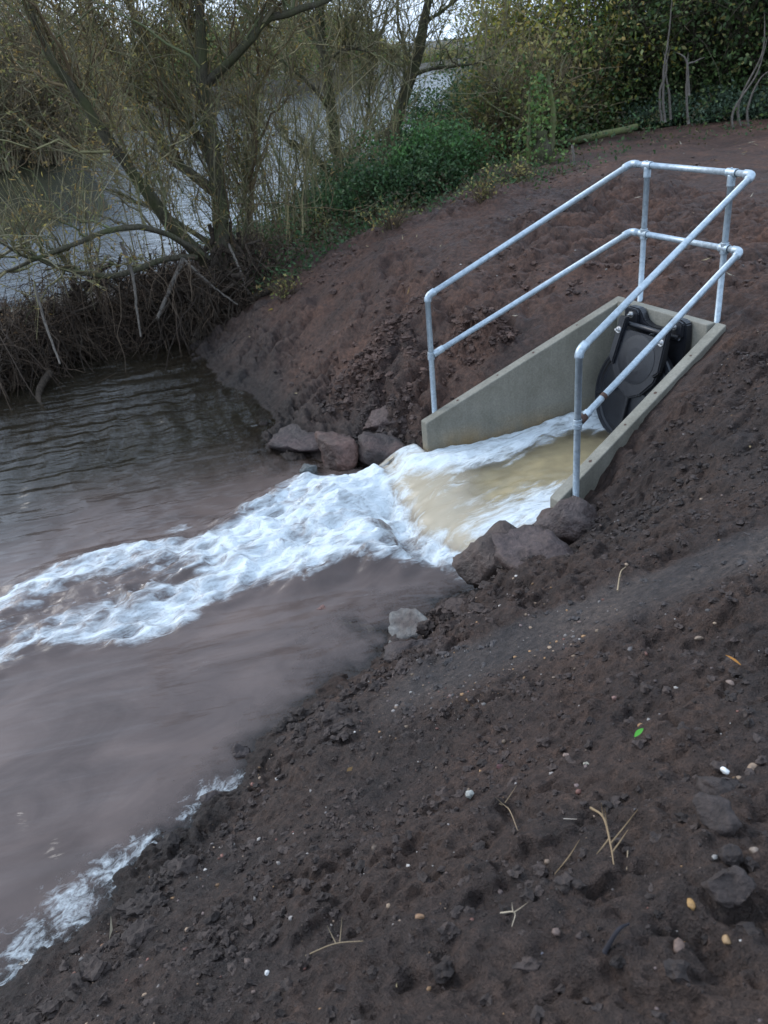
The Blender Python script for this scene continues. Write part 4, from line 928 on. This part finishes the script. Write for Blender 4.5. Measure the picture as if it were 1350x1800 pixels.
# ---- willows
def limb_mesh(t, name, limbs, mat, k=9):
    out_ = []
    for pts, r0, r1 in limbs:
        S = smooth_path(np.array(pts), 26); ln_ = np.linalg.norm(S[-1]-S[0]); w = np.linspace(0, 1, 26)[:, None]
        S = S+.010*ln_*np.stack([fbm(np.linspace(0, 7, 26)+q*9+r0*77, np.zeros(26)+S[0, 0], oct=3, s=600+q) for q in range(3)], 1)*np.minimum(1, w*5)
        if mat is M['bark']: r0, r1 = r0*.8, r1*.8
        R = (r0+(r1-r0)*np.linspace(0, 1, 26)**.8)*(1+.12*fbm(np.linspace(0, 9, 26)+S[0, 1]*5, np.zeros(26), oct=2, s=610))
        R = R*(1-.75*np.linspace(0, 1, 26)**6)
        MB().tubes(S, R, k).build(name, mat, t); out_.append(S)
    return out_
def willow(name, label, base, limbs, shoots, twigs, leaves, twcol, pal, lsize=.06, upbias=.75, shoot_len=(.6, 2.2), group='willows on the spit'):
    t = thing(name, base, label, 'tree', group)
    S = limb_mesh(t, 'trunk', limbs[:1], M['bark']) + limb_mesh(t, 'limb', limbs[1:], M['bark'])
    P = np.array(S); lo = np.array([q[:, 2].max() < 1.0 for q in S])
    K = spawn(P[~lo], shoots, shoot_len, upbias, 8, .12, 1., .45, .8, .45)
    if lo.any(): K[:shoots//9] = spawn(P[lo], shoots//9, (.3, 1.1), .3, 8, .2, 1., .5, .8, .45)
    K2 = spawn(K, twigs, (.2, .95), .35, 5, .15, 1., .7, .75, .5)
    mb = MB(); mb.tubes(K, taper(shoots, 8, .016, .004, .5), 4, pick(twcol, shoots)); mb.tubes(K2, taper(twigs, 5, .0055, .0022), 3, pick(twcol, twigs))
    mb.build('crown_twigs', M['twig'], t)
    i = RNG.integers(0, twigs, leaves); j = RNG.integers(1, 5, leaves); LP = K2[i, j]+RNG.normal(size=(leaves, 3))*.03
    MB().leaves(LP, RNG.uniform(.6, 1.3, leaves)*lsize, RNG.uniform(.18, .3, leaves)*lsize, pick(pal, leaves, .4), .5).build('foliage', M['leaf'], t)
    return t, S
WT = [(0.1785, 0.1618, 0.0833), (0.238, 0.2023, 0.1071), (0.1428, 0.1238, 0.0762), (0.2142, 0.1904, 0.119), (0.1309, 0.1428, 0.0714)]
WL = [(0.1755, 0.1658, 0.0585), (0.234, 0.2145, 0.078), (0.1365, 0.1463, 0.0585), (0.312, 0.2535, 0.078), (0.195, 0.1463, 0.0585)]
def pl(*q): return [atd(x, y, D) for x, y, D in q]
A_ = [(pl((400, 545, 13.6), (392, 470, 13.6), (388, 400, 13.7), (382, 330, 13.7), (366, 230, 13.8), (352, 130, 13.7), (353, 0, 13.6), (360, -130, 13.6)), .22, .08),
      (pl((358, 150, 13.75), (395, 118, 13.5), (440, 70, 13.2), (470, 35, 13.1), (520, 18, 12.9), (590, -8, 12.7), (690, -70, 12.4)), .085, .045),
      (pl((386, 345, 13.7), (330, 300, 13.9), (275, 245, 14.1), (240, 180, 14.2), (215, 110, 14.3), (180, 70, 14.4), (125, 32, 14.6), (60, -20, 14.8)), .10, .05),
      (pl((370, 470, 13.6), (300, 395, 13.3), (245, 320, 13.1), (190, 250, 12.9), (150, 180, 12.8), (100, 110, 12.6), (62, 50, 12.5), (40, -30, 12.4)), .13, .05),
      (pl((380, 300, 13.7), (340, 230, 14.1), (300, 180, 14.5), (270, 110, 14.8), (238, 40, 15.1), (210, -40, 15.3)), .09, .05),
      (pl((395, 480, 13.5), (330, 432, 13.0), (255, 402, 12.6), (175, 412, 12.2), (105, 440, 11.9), (50, 452, 11.7), (-20, 415, 11.5)), .065, .03),
      (pl((120, 436, 12.0), (70, 452, 12.3), (10, 478, 12.6), (-40, 500, 12.8)), .04, .02),
      (pl((345, 452, 13.1), (290, 455, 12.8), (200, 485, 12.4), (120, 475, 12.2), (60, 450, 12.0), (0, 405, 11.8)), .06, .03),
      (pl((390, 440, 13.7), (300, 385, 14.1), (230, 350, 14.4), (170, 325, 14.6)), .06, .02),
      (pl((352, 120, 13.75), (330, 60, 13.9), (300, 0, 14.1), (290, -50, 14.2)), .05, .03),
      (pl((400, 500, 13.5), (430, 420, 13.6), (440, 330, 13.9), (445, 230, 14.2), (452, 120, 14.5)), .05, .015)]
wbase = on(395, 545, -.9, 14)
t, SA = willow('willow_tree', 'large many-stemmed willow leaning over the pool at left', wbase, A_, 400, 5600, 11000, WT+[(.15, .11, .06), (.12, .085, .05)], WL+[(.26, .17, .06), (.30, .20, .06)], .085, .8)
sh = on(600, 330, -.6, 14)
B_ = [(pl((606, 345, 18.5), (598, 300, 18.5), (582, 200, 18.5), (568, 100, 18.6), (560, 0, 18.6), (555, -90, 18.7)), .17, .09),
      (pl((580, 190, 18.5), (545, 150, 18.2), (500, 110, 17.9), (455, 85, 17.6)), .06, .03), (pl((570, 115, 18.5), (595, 92, 18.3), (620, 85, 18.0), (650, 92, 17.8)), .05, .03),
      (pl((606, 325, 18.5), (560, 285, 18.0), (520, 255, 17.6), (495, 240, 17.5)), .11, .06), (pl((566, 90, 18.6), (530, 40, 18.9), (505, -30, 19.2)), .06, .03), (pl((600, 310, 18.5), (640, 230, 18.9), (650, 130, 19.2), (640, 20, 19.5)), .05, .025)]
willow('willow_tree', 'upright mossy willow in the middle background with a broken low limb', pl((606, 345, 18.5))[0], B_, 190, 2300, 3600, WT, WL, .085, .8, (.6, 2.4))
C_ = [(pl((676, 300, 19), (684, 260, 19), (702, 190, 19), (730, 110, 18.9), (747, 30, 18.8), (765, -60, 18.7)), .19, .12),
      (pl((716, 140, 18.9), (745, 125, 18.6), (785, 118, 18.2), (830, 112, 17.8), (880, 92, 17.4)), .055, .025), (pl((690, 235, 19), (706, 160, 19.4), (712, 90, 19.7), (700, 40, 19.9), (695, -40, 20.1)), .05, .035),
      (pl((747, 40, 18.8), (790, 10, 18.6), (840, -30, 18.4)), .05, .03), (pl((680, 280, 19), (650, 200, 19.3), (655, 110, 19.6), (650, 0, 19.9)), .05, .025)]
willow('willow_tree', 'right-leaning willow trunk in front of the bright far water', pl((676, 300, 19))[0], C_, 100, 900, 1200, WT, WL, .085, .75, (.5, 2.0))

# thin upright willow shoots rising from the waterside between the trunks
for lab, (px0, px1), (py0, py1), D0, n_ in (('thicket of thin bare shoots on the river edge left of the willow', (20, 330), (330, 470), 15.0, 26), ('thicket of thin bare shoots between willow and middle trunk', (420, 590), (330, 400), 15.5, 95), ('thicket of thin bare shoots between the two back trunks', (600, 700), (290, 340), 17.0, 50)):
    P0 = np.array([atd(RNG.uniform(px0, px1), RNG.uniform(py0, py1), D0+RNG.uniform(-1.5, 2)) for _ in range(n_)])
    gzz = ground_h(P0[:, 0], P0[:, 1]); P0[:, 2] = np.maximum(np.minimum(P0[:, 2], gzz+.4), ZW-.1); P0[:, 2] = np.where(P0[:, 2] > gzz+.5, gzz, P0[:, 2])
    t = thing('willow_shoots', P0.mean(0), lab, 'shrub', 'thickets of bare shoots')
    Hh = RNG.uniform(.9, 2.6, n_)[:, None]; d = RNG.normal(size=(n_, 3))*.22; d[:, 2] = 1; tt_ = np.linspace(0, 1, 8)
    K = P0[:, None, :]+d[:, None, :]*Hh[:, None]*tt_[None, :, None]+RNG.normal(size=(n_, 1, 3))*.3*Hh[:, None]*(tt_**2)[None, :, None]; K[:, 0, 2] -= .3
    K2 = spawn(K, n_*7, (.2, .8), .5, 5, .2, 1, .7, .6)
    MB().tubes(K, taper(n_, 8, .012, .004), 4, pick(WT, n_)).build('stems', M['twig'], t)
    MB().tubes(K2, taper(n_*7, 5, .005, .002), 3, pick(WT, n_*7)).build('twigs', M['twig'], t)['kind'] = 'stuff'
    i = RNG.integers(0, n_*7, n_*8); MB().leaves(K2[i, 3], RNG.uniform(.04, .09, n_*8), RNG.uniform(.012, .02, n_*8), pick(WL, n_*8)).build('foliage', M['leaf'], t)

# root mass under the willow: tangled roots that hang into the pool
rt = thing('root_mass', on(330, 590, -1.25, 8), 'dark tangle of exposed willow roots overhanging the pool', 'roots')
n_ = 420; sx_ = RNG.uniform(0, 1, n_)
bx_ = -10.3+5.0*sx_*0+RNG.uniform(-.2, 2.4, n_); 
EDGE = np.array([at(-60, 690, ZW), at(0, 690, ZW), at(80, 650, ZW), at(150, 622, ZW), at(260, 604, ZW), at(330, 598, ZW), at(400, 560, ZW+.3), at(470, 520, ZW+.5)])
e = np.stack([np.interp(sx_*7, range(8), EDGE[:, q]) for q in range(3)], 1)
inland = np.array([-.95, .3, 0]); S0 = e+inland*RNG.uniform(.1, 1.6, (n_, 1))+RNG.normal(size=(n_, 3))*[.2, .3, 0]
S0[:, 2] = ZW+RNG.uniform(.25, .95, n_)*sstep(-.1, .6, sx_)+.15
E0 = e-inland*RNG.uniform(-.35, .25, (n_, 1))+RNG.normal(size=(n_, 3))*[.15, .45, 0]; E0[:, 2] = ZW+RNG.uniform(-.15, .12, n_)
tt_ = np.linspace(0, 1, 9)[None, :, None]; K = S0[:, None, :]*(1-tt_)+E0[:, None, :]*tt_; K[:, :, 2] += (.35*RNG.random((n_, 1))*np.sin(math.pi*tt_[:, :, 0]))
K[:, 1:-1] += RNG.normal(size=(n_, 7, 3))*.06
MB().tubes(K, taper(n_, 9, .016, .004, .6)*RNG.choice([.5, .7, 1., 1.9], (n_, 1), p=[.35, .3, .25, .1]), 5).build('roots', M['darkbark'], rt)
K2 = spawn(K, 3200, (.2, .8), -.1, 5, .05, 1, .4, .9); MB().tubes(K2, taper(3200, 5, .006, .002), 3, pick([(.055, .038, .027), (.075, .052, .037), (.036, .027, .02), (.09, .065, .045)], 3200)).build('rootlets', M['twig'], rt)
bole = []
for q in range(9):
    a0 = atd(395+RNG.uniform(-25, 35), 440+RNG.uniform(-30, 20), 13.6); a1 = atd(330+q*22+RNG.uniform(-15, 15), 560-q*4+RNG.uniform(-10, 20), 13.0+RNG.uniform(-.2, .3)); mid = (a0+a1)/2+RNG.normal(size=3)*.12+[0, 0, .1]
    bole.append(([a0+[0, 0, .25], a0, mid, a1, a1+[0, 0, -.3]], .03, .05))
limb_mesh(rt, 'buttress_root', bole, M['darkbark'], 8)
n_ = 190; q_ = RNG.uniform(0, 5.6, n_); e = np.stack([np.interp(q_, range(8), EDGE[:, k]) for k in range(3)], 1)
S0 = e+inland*RNG.uniform(.0, .9, (n_, 1)); S0[:, 2] = ZW+RNG.uniform(.4, 1.25, n_); d = -inland*RNG.uniform(.3, 1.1, (n_, 1))+RNG.normal(size=(n_, 3))*[.2, .5, .1]
tt_ = np.linspace(0, 1, 8)[None, :, None]; K = S0[:, None, :]+d[:, None, :]*tt_+np.array([0, 0, 1.])*(RNG.uniform(.1, .5, (n_, 1, 1))*tt_-RNG.uniform(.7, 1.6, (n_, 1, 1))*tt_**2); K[:, :, 2] = np.maximum(K[:, :, 2], ZW-.03); K[:, 1:] += RNG.normal(size=(n_, 7, 3))*.025
MB().tubes(K, taper(n_, 8, .007, .003, .5), 3, pick([(.07, .05, .036), (.05, .037, .028), (.11, .08, .055), (.04, .03, .024)], n_)).build('drooping_twigs', M['twig'], rt)['kind'] = 'stuff'
# separate sticks and logs
def stick(name, label, cat, pts, r0, r1, mat, group=None, k=8):
    S = smooth_path(np.array(pts), 18); S = S+RNG.normal(size=S.shape)*.003
    o = MB().tubes(S, np.linspace(r0, r1, 18), k).build(name, M[mat]); return tag(o, label, cat, group)
stick('dead_stick', 'pale straight dead stick leaning against the willow roots', 'stick', pl((322, 455, 12.9), (300, 505, 12.6), (276, 562, 12.2)), .036, .026, 'palebark', 'dead sticks about the roots')
stick('dead_stick', 'thin pale stick hanging from the low limb into the pool', 'stick', pl((212, 425, 12.4), (232, 480, 12.3), (240, 540, 12.1), (247, 592, 11.9)), .026, .012, 'palebark', 'dead sticks about the roots')
stick('dead_stick', 'slim grey stick hanging right of the trunk base', 'stick', pl((402, 430, 13.0), (420, 470, 12.7), (437, 518, 12.4)), .018, .012, 'palebark', 'dead sticks about the roots')
stick('dead_stick', 'long thin twig sloping down to the log end', 'stick', pl((322, 455, 12.7), (370, 500, 12.4), (418, 536, 12.1)), .018, .010, 'palebark', 'dead sticks about the roots')
stick('dead_stick', 'thin dark stick slanting at the far left over the pool', 'stick', pl((60, 500, 11.8), (80, 570, 11.5), (105, 640, 11.1)), .02, .012, 'palebark', 'dead sticks about the roots')
stick('driftwood', 'dark forked driftwood standing in the pool at the left', 'driftwood', [at(88, 655, ZW+.12), at(72, 680, ZW+.06), at(68, 700, ZW-.02), at(80, 728, ZW-.05)], .05, .03, 'darkbark')
lg = [on(342, 604, -1.25, 8), on(372, 568, -1.1, 8)+[0, 0, .06], on(430, 540, -.9, 8)+[0, 0, .06], on(520, 492, -.6, 8)+[0, 0, .02]]
stick('root_log', 'dark root log lying up the bank from the pool corner', 'log', lg, .07, .05, 'darkbark')
stick('fallen_log', 'long mossy fallen log at the far edge of the bare soil', 'log', [on(970, 264, .2, 12)+[0, 0, .05], on(1040, 252, .2, 12)+[0, 0, .10], on(1118, 238, .2, 12)+[0, 0, .14]], .075, .055, 'mosswood')
stick('wooden_stake', 'short pale wooden stake standing below the mossy log', 'stake', [on(1009, 292, .2, 12), on(1009, 292, .2, 12)+[-.02, .0, .14], on(1009, 292, .2, 12)+[-.05, .0, .29]], .022, .02, 'palebark')
st = on(948, 290, .1, 12); stump = thing('broken_stump', st, 'broken mossy tree stump with two upright splinters', 'stump')
right_ = cr0
for dx, hh, r in ((-.17, 1.15, .032), (.14, 1.32, .042), (0, .55, .13)):
    b0 = st+right_*dx
    S = smooth_path(np.array([b0+[0, 0, -.1], b0+right_*dx*.25+[.04, .03, hh*.5], b0-right_*dx*.12+[.05, -.04, hh]]), 12)
    MB().tubes(S, np.linspace(r*1.5, r*.45, 12)*(1+.16*RNG.normal(size=12)), 9).build('splinter' if dx else 'stump_core', M['mosswood'] if dx else M['bark'], stump)
for lab, segs in (('tall pale dead sapling with crossed stems in front of the hedge', [[(1166, 165), (1170, 100), (1178, 40), (1182, -20)], [(1160, 165), (1172, 120), (1166, 90)], [(1176, 160), (1170, 125), (1178, 80)]]),
                  ('short pale forked dead sapling right of the tall one', [[(1207, 168), (1208, 120), (1210, 92)], [(1208, 118), (1222, 108), (1240, 100)], [(1208, 112), (1200, 98), (1188, 92)]]),
                  ('pale bent dead branches leaning at the right edge', [[(1290, 195), (1330, 130), (1352, 60)], [(1315, 190), (1335, 140), (1360, 120)], [(1300, 180), (1340, 90), (1345, 20)]])):
    D = 17.5; t = thing('dead_sapling', pl((segs[0][0][0], segs[0][0][1], D))[0], lab, 'sapling', 'pale dead saplings before the hedge')
    limb_mesh(t, 'stem', [([atd(sg[0][0]+3, sg[0][1]+50, D+.2*i)]+[atd(x, y, D+.2*i) for x, y in sg], .026, .010) for i, sg in enumerate(segs)], M['palebark'], 6)
iz_ = 1.3*RNG.random(700)**1.7; iv = np.stack((RNG.normal(size=700)*(.30-.16*iz_), RNG.normal(size=700)*(.30-.16*iz_), iz_), 1)+st
MB().leaves(iv, RNG.uniform(.05, .09, 700), RNG.uniform(.04, .06, 700), pick(GREENS, 700)).build('ivy', M['leaf'], stump)['kind'] = 'stuff'
# dead scrub on the spit at the left edge and dry stalks along the soil edge
for px_, py_, hh, rad, lab in ((30, 640, .8, .9, 'reddish-brown dead scrub on the spit at the left edge'), (150, 600, .6, .9, 'brown dead scrub on the spit above the pool'), (240, 575, .7, .8, 'brown dead scrub under the low willow limb'), (320, 530, .9, .8, 'brown dead scrub beside the willow trunk base'), (440, 490, .8, .7, 'brown dead scrub right of the willow trunk base'), (15, 580, .5, .9, 'dark dead scrub at the left edge before the river')):
    p = on(px_, py_, -1.1, 10); shrub('dead_scrub', lab, 'scrub', p[0], p[1], hh, rad, 60, 900, 500, [(.12, .08, .05), (.15, .10, .06)], .05, 'dead scrub on the spit', [(.10, .07, .052), (.13, .095, .07), (.07, .05, .04)], .009, .1)
for px_, py_, lab in ((560, 420, 'tuft of dry stalks on the soil edge below the brambles'), (690, 400, 'tuft of dry stalks below the leaning trunk'), (850, 350, 'tuft of dry brown stalks at the bend of the soil edge'), (905, 320, 'dry brown stalks just left of the mossy stump'), (505, 520, 'small tuft of grass and stalks on the bank by the log')):
    p = on(px_, py_, -.2, 12); shrub('dry_stalks', lab, 'grass tuft', p[0], p[1], .42, .35, 46, 90, 120, OLIVE, .05, 'dry stalk tufts along the soil edge', [(.12, .09, .05), (.09, .07, .04), (.06, .045, .03)], .005, .06)
